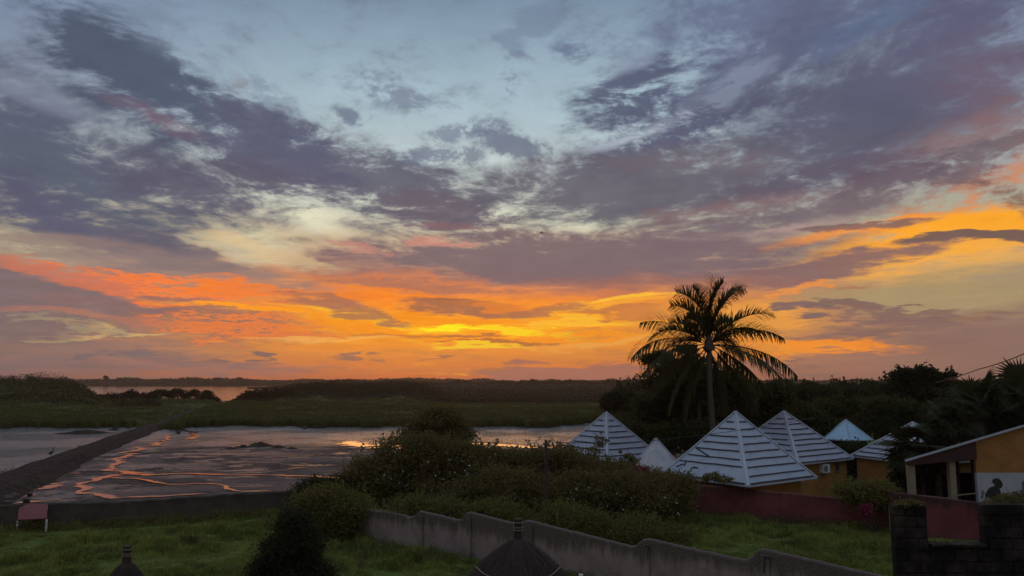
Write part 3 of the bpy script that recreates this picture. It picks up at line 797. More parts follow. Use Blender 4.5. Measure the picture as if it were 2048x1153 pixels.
# ---- mangrove belt ---------------------------------------------------------
def canopy_h(PX, D):
    """height of the foliage over the mud at screen bearing PX, distance D"""
    h = 1.9 + 1.2 * np.clip((D - 170) / 120, 0, 1)
    tallR = np.clip((PX - 470) / 110, 0, 1) * np.clip((D - 285) / 60, 0, 1) * 4.4
    rng_ = np.clip((PX - 840) / 60, 0, 1) * np.clip((1340 - PX) / 60, 0, 1)
    gap = np.clip((D - 258) / 30, 0, 1) * (D < 364) * rng_
    tallL = np.clip((235 - PX) / 100, 0, 1) * np.clip((D - 205) / 50, 0, 1) * 6.2
    h = h + tallR + tallL
    riv = np.clip((PX - 165) / 60, 0, 1) * np.clip((600 - PX) / 60, 0, 1) * np.clip((D - 235) / 40, 0, 1)
    h = h * (1 - riv) + 1.55 * riv
    h = h * (1 - .91 * np.clip(gap, 0, 1)) * (1 - .38 * rng_ * np.clip((D - 180) / 40, 0, 1) * (D < 364))
    return np.where(D > 362, h * (1 - rng_) + np.minimum(h + 6 * (D > 600), np.maximum(.4, (D - 352) * .020)) * rng_, h)
def belt(px0, px1, d0f, d1f, n, rng, jit=.5):
    PX = rng.uniform(px0, px1, n)
    a = 1 / d1f(PX); b = 1 / d0f(PX)
    D = 1 / (a + (b - a) * rng.random(n) ** .85)
    return PX, D
near_edge = lambda PX: 150 + (fnoise(PX, 0, 34, 77) - .5) * 7 + (fnoise(PX, 0, 9, 78) - .5) * 6 - (PX < 380) * 6 + np.clip((PX - 1100) / 250, 0, 1) * 40
far_edge = lambda PX: 352 - 24 * np.exp(-((PX - 452) / 24.) ** 2) * 3.2 + np.clip((PX - 500) / 70, 0, 1) * 190 + np.clip((PX - 700) / 150, 0, 1) * 330 - np.clip((200 - PX) / 100, 0, 1) * 20
def world(PX, D): return (PX - 1024) / FPX * D, D
def belt_obj(name, n, px0, px1, mat, size, seed, hf, d0=near_edge, d1=far_edge, zb=ZM, label=None):
    rng = np.random.default_rng(seed)
    PX, D = belt(px0, px1, d0, d1, n, rng)
    X, Y = world(PX, D)
    # bushes: rounded heads a few metres wide
    cell = 3.4 + 3.5 * np.clip((D - 160) / 300, 0, 1)
    b = 1 - np.abs(fnoise(X, Y, 3.1, 5) * 2 - 1) * .55 + (fbm(X, Y, 9, 6) - .5) * .9
    h = hf(PX, D) * (.34 + .80 * heads(X, Y, 5.5, 5) + .5 * (fbm(X, Y, 22, 31) - .45))
    d_in = np.clip((D - d0(PX)) / 3.0, 0, 1)
    h = h * (.55 + .45 * np.sqrt(d_in))
    lowm = rng.random(n) < np.where(D < d0(PX) + 8, .5, .12)
    z = zb + np.where(lowm, h * rng.random(n), h * rng.uniform(.82, 1.03, n))
    v, f = cards(np.stack([X, Y, z], -1), size * (D / 150) ** .8, rng, .7)
    n2 = n // 5
    PX = rng.uniform(px0, px1, n2); D = d0(PX) + rng.uniform(-.6, 5, n2) ; X, Y = world(PX, D)
    b = 1 - np.abs(fnoise(X, Y, 3.1, 5) * 2 - 1) * .55 + (fbm(X, Y, 9, 6) - .5) * .9
    h = hf(PX, D) * (.45 + .45 * b)
    v2, f2 = cards(np.stack([X, Y, zb + h * rng.random(n2)], -1), size * 1.1, rng, .7)
    return np.concatenate([v, v2]), np.concatenate([f, f2 + len(v)])
# under-canopy body so nothing shows through between the leaves
def belt_body(hf, px0, px1, d0, d1, npx, nd, zb, k=.66):
    pxs = np.linspace(px0, px1, npx); us = np.linspace(0, 1, nd)
    vs = np.empty((npx, nd + 1, 3))
    for i, px in enumerate(pxs):
        a, b = float(d0(np.array([px]))[0]) + 2.6, float(d1(np.array([px]))[0])
        D = 1 / (1 / a + (1 / b - 1 / a) * us)
        X, Y = world(px, D)
        bb = 1 - np.abs(fnoise(X, Y, 3.1, 5) * 2 - 1) * .55 + (fbm(X, Y, 9, 6) - .5) * .9
        z = zb + hf(np.full(nd, px), D) * (.34 + .80 * heads(X, Y, 5.5, 5) + .5 * (fbm(X, Y, 22, 31) - .45)) * k
        vs[i, 1:, 0] = X; vs[i, 1:, 1] = Y; vs[i, 1:, 2] = z
        vs[i, 0] = (X[0], Y[0], zb - .3)
    i = np.arange(npx - 1)[:, None] * (nd + 1) + np.arange(nd)[None]
    f = np.stack([i, i + nd + 1, i + nd + 2, i + 1], -1).reshape(-1, 4)
    return vs.reshape(-1, 3), f
def stuff_belt(name, n, px0, px1, mat, size, seed, hf, d0, d1, zb, npx, nd):
    v1, f1 = belt_obj(name, n, px0, px1, mat, size, seed, hf, d0, d1, zb)
    v2, f2 = belt_body(hf, px0, px1, d0, d1, npx, nd, zb)
    v = np.concatenate([v1, v2]); f = np.concatenate([f1, f2 + len(v1)])
    return mk(name, v, f, mat)
# the path of the causeway is kept open
split_edge = lambda PX: np.minimum(far_edge(PX), 292 + (fnoise(PX, 0, 40, 61) - .5) * 40 + 500 * np.clip((470 - PX) / 20, 0, 1))
def hf_main(PX, D):
    h = canopy_h(PX, D)
    X, Y = world(PX, D)
    px_c = 1024 + FPX * (-92.5 - (Y - 215) * .30) / Y
    op = np.exp(-((X - (-84.7 - (Y - 197) * .32)) / 3.6) ** 2) * (Y < 240)
    return h * (1 - .97 * op) * (1 - .22 * np.clip((D - 285) / 40, 0, 1) * (PX > 480))
o = stuff_belt('mangrove', 240000, -260, 1500, ML_mang, .27, 41, hf_main, near_edge, split_edge, ZM, 760, 90)
tag(o, 'low green mangrove thicket spreading behind the mud flat', 'mangrove', kind='stuff')
# darker taller growth on the river side
tag(stuff_belt('mangrove_forest', 60000, 470, 1500, ML_mangd, .27, 43, hf_main, split_edge, far_edge, ZM, 420, 110), 'dark mangrove forest between the green thicket and the far trees', 'mangrove', kind='stuff')
dR = lambda PX: 300 + 0 * PX; fR = lambda PX: far_edge(PX) + 6
rng = np.random.default_rng(4)
PX, D = belt(-260, 1400, lambda p_: np.where(p_ < 330, 215., 296.), far_edge, 90000, rng)
keep = (PX < 330) | (PX > 500); PX, D = PX[keep], D[keep]
X, Y = world(PX, D)
bb = 1 - np.abs(fnoise(X, Y, 4.1, 15) * 2 - 1) * .7 + (fbm(X, Y, 14, 16) - .5) * 1.0
z = ZM + canopy_h(PX, D) * (.36 + .85 * heads(X, Y, 14.0, 15) + .7 * (fbm(X, Y, 26, 33) - .45)) * rng.uniform(.72, 1.04, len(PX))
v, f = cards(np.stack([X, Y, z], -1), .34 * (D / 150) ** .6, rng, .7)
tag(mk('mangrove_forest', v, f, ML_mangd), 'darker and taller mangrove massed towards the river', 'mangrove', kind='stuff')

# ---- far shore -----------------------------------------------------------------
def far_wood(name, label, px0, px1, D0, depth, htop, n, size, mat, seed, body_mat=None, zb=ZM):
    rng = np.random.default_rng(seed)
    PX = rng.uniform(px0, px1, n); D = D0 + depth * rng.random(n) ** 1.6
    X, Y = world(PX, D)
    hh = htop(PX) * (.82 + .30 * (fbm(X, Y * .3, D0 * .02, seed) - .3) + .42 * (fnoise(X, Y, D0 * .0065, seed + 4) ** 1.6 - .4))
    z = zb + hh * np.where(rng.random(n) < .55, rng.uniform(.86, 1.03, n), rng.random(n))
    v1, f1 = cards(np.stack([X, Y, z], -1), size, rng, .7)
    pxs = np.linspace(px0, px1, 500); vs = []
    for q in pxs:
        for Dd, k in ((D0 + 2, -.1), (D0 + 3, .70), (D0 + depth * .5, .84), (D0 + depth, .8)):
            x, y = world(q, Dd); hb = htop(np.array([q]))[0] * (.82 + .30 * (fbm(x, y * .3, D0 * .02, seed) - .3))
            vs.append((x, y, zb + hb * k))
    i = np.arange(499)[:, None] * 4 + np.arange(3)[None]
    f2 = np.stack([i, i + 4, i + 5, i + 1], -1).reshape(-1, 4)
    o = mk(name, np.concatenate([v1, np.array(vs)]), np.concatenate([f1, f2 + len(v1)]), mat)
    return tag(o, label, 'forest', kind='stuff')
far_wood('far_forest', 'dark line of forest on the far shore along the horizon', -400, 2500, 1500, 500, lambda p_: 12.4 + 8.0 * (fbm(p_, 0 * p_, 44, 9) - .45) - 1.6 * np.clip((p_ - 700) / 600, 0, 1), 70000, 3.6, ML_mangd, 60)
far_wood('far_forest', 'dark wood beyond the huts reaching to the right edge', 1230, 2500, 150, 60, lambda p_: 7.1 + 4.5 * (fbm(p_, 0 * p_, 34, 19) - .45), 26000, .75, ML_dark, 61, zb=0.0)
far_wood('far_forest', 'dark band of trees behind the mangrove below the sunset', 500, 1500, 880, 160, lambda p_: (.6 + 7.6 * np.clip((p_ - 535) / 150, 0, 1) ** .7) * (1 + 1.1 * (fbm(p_, 0 * p_, 34, 29) - .45)), 50000, 1.7, ML_mangd, 62)

# =====================================================================
# HUTS, WALLS, VERANDA HOUSE
# =====================================================================
def poly_pts(n, r, rz):
    return [Vector((r * math.sin(rz + 2 * math.pi * k / n), -r * math.cos(rz + 2 * math.pi * k / n), 0)) for k in range(n)]
def hut(c, n, r, rz, eave, apex, mroof, label, group, bands=8, body=True, wall_r=None, wall_mat=None, seed=1, ridge_w=.16, win=True, band_w=.062, miss=()):
    """pyramid roofed hut: corner k=0 of the roof points to the camera at rz=0"""
    rng = random.Random(seed)
    t = thing('round_hut' if n > 4 else 'pyramid_roof_hut', c, label, 'hut', group)
    co = poly_pts(n, r, rz); A = Vector((0, 0, apex)); E = [p_ + Vector((0, 0, eave)) for p_ in co]
    vs = []; fs = []
    NS_ = 10
    for k in range(n):           # roof sheets, slightly uneven
        a, b = E[k], E[(k + 1) % n]; base = len(vs)
        for i in range(NS_ + 1):
            for j in range(7):
                q = a.lerp(b, j / 6).lerp(A, i / NS_)
                dz = 0 if j in (0, 6) or i == NS_ else rng.uniform(-.018, .018) - (.05 * math.sin(math.pi * j / 6) if i == 0 else .02)
                vs.append(q + Vector((0, 0, dz)))
        for i in range(NS_):
            for j in range(6):
                p0 = base + i * 7 + j
                fs.append((p0, p0 + 1, p0 + 8, p0 + 7))
    bm = bmesh.new(); bv = [bm.verts.new(q) for q in vs]
    for q in fs: bm.faces.new([bv[i] for i in q])
    bmesh.ops.remove_doubles(bm, verts=bm.verts, dist=.001)
    bmesh.ops.recalc_face_normals(bm, faces=bm.faces)
    me = bpy.data.meshes.new('roof'); bm.to_mesh(me); bm.free(); me.materials.append(mroof)
    roof = link(bpy.data.objects.new('roof', me), t)
    m = roof.modifiers.new('thickness', 'SOLIDIFY'); m.thickness = .05; m.offset = -1
    # ridge caps
    for k in range(n):
        mb = MB(); u = (A - E[k]).normalized()
        nrm = Vector((co[k].x, co[k].y, 0)).normalized(); nn = (nrm - u * nrm.dot(u)).normalized()
        s = u.cross(nn)
        a0, b0 = E[k] - u * .04 + nn * .012, A + nn * .03
        w = ridge_w / 2
        mb.add([a0 - s * w, a0 + nn * .05, a0 + s * w, b0 - s * w * .6, b0 + nn * .05, b0 + s * w * .6], [(0, 1, 4, 3), (1, 2, 5, 4), (0, 3, 5, 2)])
        mb.build('ridge_cap', M_ridge, roof)
    # battens
    if bands:
        mb = MB()
        for k in range(n):
            a, b = E[k], E[(k + 1) % n]
            nf = (b - a).cross(A - a).normalized()
            if nf.z < 0: nf = -nf
            for i in range(bands):
                tt = .012 + i * (.93 / bands) + rng.uniform(-.006, .006)
                if i == bands - 1: tt = min(tt, .90)
                if (k, i) in miss: continue
                p0, p1 = a.lerp(A, tt), b.lerp(A, tt)
                L = (p1 - p0).length; e = (.16 + rng.random() * .08) / max(L, .5)
                q0, q1 = p0.lerp(p1, e), p0.lerp(p1, 1 - e * (1 + rng.random() * .6))
                pts = [q0.lerp(q1, j / 5) + nf * .015 + (A - a).normalized() * rng.uniform(-.022, .022) for j in range(6)]
                up = (A - (a + b) / 2).normalized()
                h = band_w * (1.5 if i == 0 else 1) * .5
                base = len(mb.v)
                for q in pts:
                    for s1, s2 in ((-1, .0), (-1, .03), (1, .03), (1, .0)):
                        mb.v.append(tuple(q + up * (h * s1 * rng.uniform(.8, 1.2)) + nf * s2))
                for j in range(5):
                    o_ = base + j * 4
                    for z_ in range(3): mb.f.append((o_ + z_, o_ + 4 + z_, o_ + 5 + z_, o_ + 1 + z_))
                mb.f.append((base, base + 1, base + 2, base + 3)); mb.f.append((base + 20, base + 23, base + 22, base + 21))
        mb.build('roof_battens', M_strip, roof)
    # fascia
    mb = MB()
    for k in range(n):
        mb.beam(E[k] - Vector((0, 0, .05)), E[(k + 1) % n] - Vector((0, 0, .05)), .05, .10)
    mb.build('fascia', M_ridge, roof)
    if body:
        wr = wall_r or r * .80
        wc = poly_pts(n, wr, rz); mb = MB()
        top = eave + (r - wr) / r * (apex - eave) - .12
        for k in range(n):
            a, b = wc[k], wc[(k + 1) % n]
            inn = .2
            ai, bi = a * (1 - inn / wr), b * (1 - inn / wr)
            vs = [a, b, bi, ai]; z1 = Vector((0, 0, top)); z0 = Vector((0, 0, -.3))
            mb.add([q + z0 for q in vs] + [q + z1 for q in vs], [(0, 1, 5, 4), (2, 3, 7, 6), (4, 5, 6, 7), (0, 3, 2, 1)])
        mb.build('wall', wall_mat or M_orange, t)
    return t, E, A

def wall_frame(t, n, wr, rz, k, f0, z, w, h, name, mat, depth=.06, out=.02):
    """a panel on wall face k at fraction f0 along it"""
    wc = poly_pts(n, wr, rz); a, b = wc[k], wc[(k + 1) % n]
    q = a.lerp(b, f0); dirv = (b - a).normalized(); ang = math.atan2(dirv.y, dirv.x)
    mid = (a + b) / 2; nn = Vector((mid.x, mid.y, 0)).normalized()
    mb = MB(); mb.box(q + nn * out + Vector((0, 0, z)), (w, depth, h), ang)
    return mb, q + nn * out + Vector((0, 0, z)), nn, ang

ROOFG = 'pyramid roofed huts of the compound'
# hut with the large roof just behind the red wall
c2 = P(1474, 900, 49.3); c2.z = 0
h2, E2, A2 = hut(c2, 4, 4.75, -.165, 2.05, 6.06, M_roof, 'largest blue white pyramid roof with dark battens, just behind the red wall', ROOFG, 9, seed=3, miss=((3, 1),))
for (x1, y1, x2, y2) in ((1352, 934, 1366, 928), (1367, 932, 1372, 925), (1385, 935, 1396, 936), (1392, 896, 1420, 914)):
    # points on the left roof face of the hut
    def onface(px, py):
        d = ray(px, py); nrm = (E2[3] - E2[0]).cross(A2 - E2[0]).normalized()
        o_ = Vector((0, 0, CAM_H)) - c2
        return o_ + d * ((E2[0] - o_).dot(nrm) / d.dot(nrm)) - d.normalized() * .03
    mb = MB(); mb.beam(onface(x1, y1), onface(x2, y2), .06, .06); mb.build('loose_batten', M_strip, h2)
# hut at the left of the group
c1 = P(1214, 900, 58.0); c1.z = 0
hut(c1, 4, 4.15, -.125, 2.30, 5.67, M_roof2, 'leftmost pyramid roof with dark battens, its foot grown over by creepers', ROOFG, 8, seed=5)
# hut with the air conditioner
c3 = P(1571, 900, 56.5); c3.z = 0
h3, E3, A3 = hut(c3, 4, 4.65, -.17, 2.5, 5.80, M_roof2, 'pyramid roof hut with ochre wall and air conditioner, behind the largest one', ROOFG, 9, seed=7, wall_r=4.15)
mbx, q, nn, ang = wall_frame(h3, 4, 4.15, -.17, 0, .50, 1.98, .78, .58, 'x', M_plastic, .3, .17)
ac = mbx.build('air_conditioner', M_plastic, h3)
bm = bmesh.new(); bmesh.ops.create_cone(bm, cap_ends=True, segments=28, radius1=.23, radius2=.23, depth=.03)
me = bpy.data.meshes.new('fan_grille'); bm.transform(Matrix.Translation(q + nn * .155 + Vector((math.cos(ang), math.sin(ang), 0)) * -.12) @ Matrix.Rotation(ang, 4, 'Z') @ Matrix.Rotation(R(90), 4, 'X')); bm.to_mesh(me); bm.free()
me.materials.append(simple_mat('grille_grey', C4(.16, .17, .18), .6, .2, 20, .1)); link(bpy.data.objects.new('fan_grille', me), ac)
mbx, q, nn, ang = wall_frame(h3, 4, 4.15, -.17, 0, .80, 1.95, .34, .46, 'x', M_wood, .06, .02)
wdw = mbx.build('window', M_wood, h3)
mb = MB(); mb.box(q + Vector((0, 0, -.27)) + nn * .05, (.46, .1, .06), ang); mb.build('sill', M_cream, wdw)
# small bright blue hut further back
c4 = P(1694, 880, 71.5); c4.z = 0
hut(c4, 6, 2.35, -.32, 2.75, 4.45, M_roofblue, 'small hut with plain bright blue roof, furthest back of the group', ROOFG, 0, seed=9, wall_mat=M_maroon, wall_r=1.85, ridge_w=.1)
# stained white pyramid with no battens between the two
c6 = P(1313, 930, 51.5); c6.z = 0
hut(c6, 4, 2.05, -.17, 1.9, 4.20, M_roofgrey, 'small stained white pyramid roof without battens, between two large roofs', ROOFG, 0, seed=11, wall_mat=M_maroon, wall_r=1.7, ridge_w=.1)
# hut behind the low palm
c5 = P(1829, 900, 56.5); c5.z = 0
hut(c5, 4, 4.3, -.44, 2.45, 5.0, M_roof2, 'batten roofed ochre hut partly hidden by the low fan palm', ROOFG, 8, seed=13, wall_r=3.9)

# ---- walls ---------------------------------------------------------------
def wall_line(name, label, top, thick, mat, zfoot, parent_cat='wall', step=.22, cap_round=True, crumble=.0, seed=0, col_w=None):
    """wall whose top edge passes through world points (x, y, z)"""
    pts = [Vector(q) for q in top]
    q = []
    for a, b in zip(pts[:-1], pts[1:]):
        k = max(1, int((b - a).length / step)); q += [a.lerp(b, i / k) for i in range(k)]
    q.append(pts[-1])
    base = pts[0].copy(); base.z = zfoot
    vs = []; nq = len(q)
    prof = [(-.5, 0, 0), (-.5, .45, 0), (-.5, 1, -.07), (-.38, 1, -.015), (0, 1, .01), (.38, 1, -.015), (.5, 1, -.07), (.5, .45, 0), (.5, 0, 0)]
    for i, p_ in enumerate(q):
        tdir = q[min(i + 1, nq - 1)] - q[max(i - 1, 0)]; tdir.z = 0; tdir.normalize(); sd = Vector((tdir.y, -tdir.x, 0))
        jz = (fnoise(i * 1., 3., 1.8, seed) - .5) * crumble
        for o_, k_, dz in prof:
            z = zfoot - .3 if k_ == 0 else (zfoot + (p_.z - zfoot) * k_ + dz + (jz if k_ == 1 else 0))
            vs.append(Vector((p_.x, p_.y, z)) + sd * (o_ * thick) - Vector((base.x, base.y, base.z)))
    m_ = len(prof)
    fs = [(i * m_ + j, i * m_ + j + 1, (i + 1) * m_ + j + 1, (i + 1) * m_ + j) for i in range(nq - 1) for j in range(m_ - 1)]
    fs += [tuple(range(m_)), tuple((nq - 1) * m_ + j for j in reversed(range(m_)))]
    o = mk(name, [tuple(p_) for p_ in vs], fs, mat, smooth=False)
    o.location = base
    return tag(o, label, 'wall')

# grey wall with stepped S-shaped top
GA, GB = G(700, 1079, 0), P(1810, 1158, 25.6)
GA = Vector((GA.x, GA.y, 0)); GB = Vector((GB.x, GB.y, 0))
def on_gwall(px, py):
    """world point on the wall's line seen at px, with the height seen at py"""
    d = ray(px, py); n_ = Vector((-(GB - GA).y, (GB - GA).x, 0))
    tt = (GA - Vector((0, 0, CAM_H))).dot(n_) / Vector((d.x, d.y, 0)).dot(n_)
    return Vector((0, 0, CAM_H)) + d * tt
prof_px = [(690, 1012), (735, 1019), (780, 1024), (800, 1028), (822, 1034), (832, 1030), (842, 1022), (850, 1023), (880, 1030), (915, 1039), (924, 1039), (930, 1031), (936, 1025), (944, 1024), (960, 1028),
           (1000, 1039), (1030, 1046), (1042, 1047), (1050, 1042), (1056, 1040), (1064, 1041), (1100, 1051), (1160, 1066), (1220, 1081), (1262, 1091), (1272, 1092), (1280, 1085), (1288, 1078), (1298, 1077), (1310, 1079),
           (1360, 1091), (1420, 1104), (1470, 1115), (1496, 1119), (1506, 1113), (1515, 1102), (1524, 1098), (1536, 1099), (1580, 1109), (1660, 1127), (1740, 1146), (1800, 1159), (1900, 1180), (2000, 1205)]
gw = wall_line('wavy_wall', 'long grey plaster wall with stepped wavy top crossing the foreground', [on_gwall(x, y) for x, y in prof_px], .24, M_greywall, 0.0, step=.10, crumble=.03, seed=3)
gdir = (GB - GA).normalized(); gn = Vector((gdir.y, -gdir.x, 0))
for x, y in ((846, 1024), (941, 1026), (1063, 1042), (1294, 1079), (1532, 1100)):
    q = on_gwall(x, y); mb = MB()
    mb.box(Vector((q.x, q.y, (q.z - .22) / 2)) + gn * .15 - gw.location, (.30, .10, q.z - .10), math.atan2(gdir.y, gdir.x))
    mb.build('pilaster', M_greywall, gw)
mb = MB()                    # crack and hole in the plaster
for x, y, w, h in ((1300, 1104, .03, .5), (1532, 1128, .05, .55), (1538, 1114, .30, .05), (1297, 1090, .05, .1)):
    q = on_gwall(x, y); mb.box(Vector(q) + gn * .206 - gw.location, (w, .01, h), math.atan2(gdir.y, gdir.x), Matrix.Rotation(.08, 4, 'Y'))
mb.build('crack', M_black, gw)

# retaining wall of the lawn towards the mud
rtop = []
for x, yb, yt in ((-260, 1076, 1020), (-60, 1063, 1012), (60, 1058, 1008), (200, 1051, 1005), (314, 1045, 999), (416, 1038, 991), (520, 1029, 984), (600, 1026, 981), (720, 1020, 978)):
    b = G(x, yb, 0); d = ray(x, yt); z = CAM_H + d.z * (b.y / d.y); rtop.append(Vector((b.x, b.y, z)))
wall_line('retaining_wall', 'low dark mossy wall between the lawn and the mud flat', rtop, .28, M_backwall, 0.0, crumble=.10, seed=9)

# red compound wall
def base_top(x, yt, Y):
    return P(x, yt, Y)
red = [base_top(1180, 985, 50), base_top(1296, 976, 48.2), base_top(1362, 976, 47.3), base_top(1366, 968, 47.2), base_top(1440, 973, 46.3), base_top(1560, 985, 44.8), base_top(1690, 997, 43.1),
       base_top(1776, 1002, 42)]
rw = wall_line('red_wall', 'weathered dark red wall in front of the huts', red, .22, M_redwall, 0.0, crumble=.05, seed=12)
mb = MB()
for x in (1392, 1436, 1497, 1560):
    q = base_top(x, 970 + (x - 1366) * .088, 46.9 - (x - 1366) * .0128)
    mb.tube([q - Vector((0, 0, .15)), q + Vector((.01, 0, .42))], .03, 6)
o = mb.build('rebar', M_rust, rw); o.data.transform(Matrix.Translation(-rw.location))
red2 = [base_top(1778, 983, 41.2), base_top(1850, 992, 40.6), base_top(1950, 1004, 39.8), base_top(2048, 1018, 39), base_top(2300, 1052, 37)]
M_mould = render_wall_mat('mouldy_red_plaster', C4(.16, .05, .052), C4(.030, .022, .020), C4(.09, .045, .04), 2.0)
rw2 = wall_line('boundary_wall', 'taller red wall with black mould, in front of the veranda house', red2, .24, M_mould, 0.0, crumble=.04, seed=15)

# ---- veranda house at the right -----------------------------------------
YH = 46.0
hb = P(1956, 1000, YH); hb.z = 0
house = thing('veranda_house', hb, 'ochre gabled house with veranda and painted white lower wall at the right edge', 'house')
def HL(px, py, Y=YH): return P(px, py, Y) - hb
eL, eR = HL(1806, 921), HL(2060, 846)
slope = (eR - eL) / (eR.x - eL.x)
ridge_x = HL(2330, 800).x
def roofz(x): return eL.z + (x - eL.x) * slope.z
# roof slab: falls to the left, runs back from the gable
D_ = 5.0
FALL = .22
SH = .55
x0, x1 = eL.x, ridge_x
vs = []
for dz in (0, -.09):
    for (x, y) in ((x0, -.25), (x1, -.25), (x1, D_), (x0, D_)): vs.append((x + SH * (y + .25), y, roofz(x) + dz - FALL * (y + .25)))
xr = x1 + (x1 - x0)
mb = MB(); mb.add(vs, [(0, 1, 2, 3), (7, 6, 5, 4), (0, 4, 5, 1), (1, 5, 6, 2), (2, 6, 7, 3), (3, 7, 4, 0)])
vs = []
for dz in (0, -.09):
    for (x, y, zz_) in ((x1 + .01, -.25, roofz(x1)), (xr, -.25, roofz(x0)), (xr, D_, roofz(x0)), (x1 + .01, D_, roofz(x1))): vs.append((x + SH * (y + .25), y, zz_ + dz - FALL * (y + .25)))
mb.add(vs, [(0, 1, 2, 3), (7, 6, 5, 4), (0, 4, 5, 1), (1, 5, 6, 2), (2, 6, 7, 3), (3, 7, 4, 0)])
hroof = mb.build('roof', M_roof2, house)
mb = MB(); mb.beam((x0 - .02, -.285, roofz(x0) + .0), (x1, -.285, roofz(x1) + .0), .05, .11); mb.build('verge_board', M_ridge, hroof)
# dark beam and soffit under the roof over the veranda
wx = HL(1953, 950).x
mb = MB()
xa = x0 + .15
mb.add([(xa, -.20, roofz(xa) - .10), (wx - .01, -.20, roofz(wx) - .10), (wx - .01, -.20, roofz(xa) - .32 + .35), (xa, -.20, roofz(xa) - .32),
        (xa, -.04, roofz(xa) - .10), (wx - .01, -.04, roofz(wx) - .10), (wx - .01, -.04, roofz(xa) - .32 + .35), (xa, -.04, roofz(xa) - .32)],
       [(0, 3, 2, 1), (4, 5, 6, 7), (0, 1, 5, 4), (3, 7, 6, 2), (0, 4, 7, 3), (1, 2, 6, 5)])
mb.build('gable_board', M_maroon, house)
# ochre gable wall and its white lower half
band = HL(2000, 946).z
xw = xr - 3
def gable_panel(z0f, z1f, xs, th, yy):
    vs = []; n2 = len(xs)
    for y in (yy, yy + th):
        for x in xs: vs += [(x, y, z0f(x)), (x, y, z1f(x))]
    fs = []
    for i in range(n2 - 1):
        a = 2 * i; b = a + 2 * n2
        fs += [(a, a + 2, a + 3, a + 1), (b, b + 1, b + 3, b + 2), (a + 1, a + 3, b + 3, b + 1), (a, b, b + 2, a + 2)]
    e = 2 * (n2 - 1); b = 2 * n2
    fs += [(0, 1, b + 1, b), (e, b + e, b + e + 1, e + 1)]
    mb = MB(); mb.add(vs, fs); return mb
def rz_all(x): return (roofz(x) if x <= x1 else roofz(2 * x1 - x)) - .095
mb = gable_panel(lambda x: band, lambda x: rz_all(x), [wx, x1, xw], .22, 0.0)
gwall = mb.build('gable_wall', M_orange, house)
mb = gable_panel(lambda x: -.3, lambda x: band - .002, [wx, x1, xw], .25, -.03)
lwall = mb.build('painted_lower_wall', M_whiteband, house)
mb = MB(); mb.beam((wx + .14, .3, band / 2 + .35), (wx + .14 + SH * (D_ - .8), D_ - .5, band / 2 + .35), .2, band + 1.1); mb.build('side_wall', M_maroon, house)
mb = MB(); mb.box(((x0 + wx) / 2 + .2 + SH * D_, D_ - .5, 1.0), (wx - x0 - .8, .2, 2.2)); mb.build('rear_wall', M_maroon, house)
for x, xe, m_ in ((1821, 1821, M_cream), (1902, 1903, M_cream)):
    a = HL(x, 940, YH + .2); mb = MB(); mb.box((a.x, a.y, (roofz(a.x) - .2) / 2 - .1), (.36, .36, roofz(a.x) - .1)); mb.build('column', m_, house)
for x, Yd in ((1842, 52), (1873, 53)):
    a = HL(x, 940, Yd); mb = MB(); mb.box((a.x, a.y - 2, 1.1), (.30, .30, 2.4)); mb.build('column', M_cream, house)
mb = MB(); mb.beam(HL(1914, 991, YH - .1), HL(1952, 987, YH - .1), .05, .06); mb.beam(HL(1830, 990, YH - .1), HL(1900, 997, YH - .1), .05, .05); mb.build('railing', M_cream, house)
# painted figures: thin relief of paint on the white wall, seen from behind and in profile
def paint(pts, mat, name, yy=-.034, z_off=0):
    q = [HL(x, y) for x, y in pts]
    vs = [(p_.x, yy, p_.z) for p_ in q] + [(p_.x, yy + .003, p_.z) for p_ in q]
    k = len(q)
    fs = [tuple(range(k)), tuple(reversed(range(k, 2 * k)))] + [(i, (i + 1) % k, (i + 1) % k + k, i + k) for i in range(k)]
    mb = MB(); mb.add(vs, fs); return mb.build(name, mat, lwall)
fig = [(1970, 996), (1969, 991), (1972, 984), (1976, 978), (1982, 974), (1988, 972), (1989, 970), (1985, 967), (1983, 963), (1985, 959), (1990, 957), (1996, 957), (2000, 960), (2003, 964), (2004, 968), (2006, 971),
       (2003, 973), (2003, 976), (2000, 977), (1998, 976), (1999, 979), (2001, 985), (2002, 992), (2001, 998), (2006, 1003), (2004, 1012), (1990, 1012), (1980, 1006), (1986, 1000), (1978, 997)]
paint(fig, M_black, 'painted_figure')
fig = [(2021, 1003), (2022, 990), (2027, 984), (2037, 981), (2044, 979), (2043, 973), (2042, 967), (2045, 962), (2051, 960), (2057, 962), (2060, 968), (2059, 974), (2056, 979), (2064, 984), (2070, 992), (2070, 1012), (2024, 1014)]
paint(fig, M_mural2, 'painted_figure')
paint([(2033, 1000), (2035, 985), (2037, 981), (2039, 981), (2036, 990), (2035, 1002)], M_whiteband, 'painted_strap', -.040)
M_muralgreen = simple_mat('green_paint', C4(.05, .09, .045), .85, .3, 6, .1)
paint([(2003, 1010), (2004, 1000), (2007, 994), (2006, 985), (2010, 990), (2013, 986), (2014, 992), (2019, 990), (2017, 997), (2024, 994), (2020, 1001), (2021, 1012)], M_muralgreen, 'painted_plant', -.037)
paint([(1960, 996), (1963, 988), (1960, 980), (1964, 984), (1967, 979), (1967, 986), (1971, 984), (1966, 990), (1966, 998)], M_mural2, 'painted_plant', -.037)

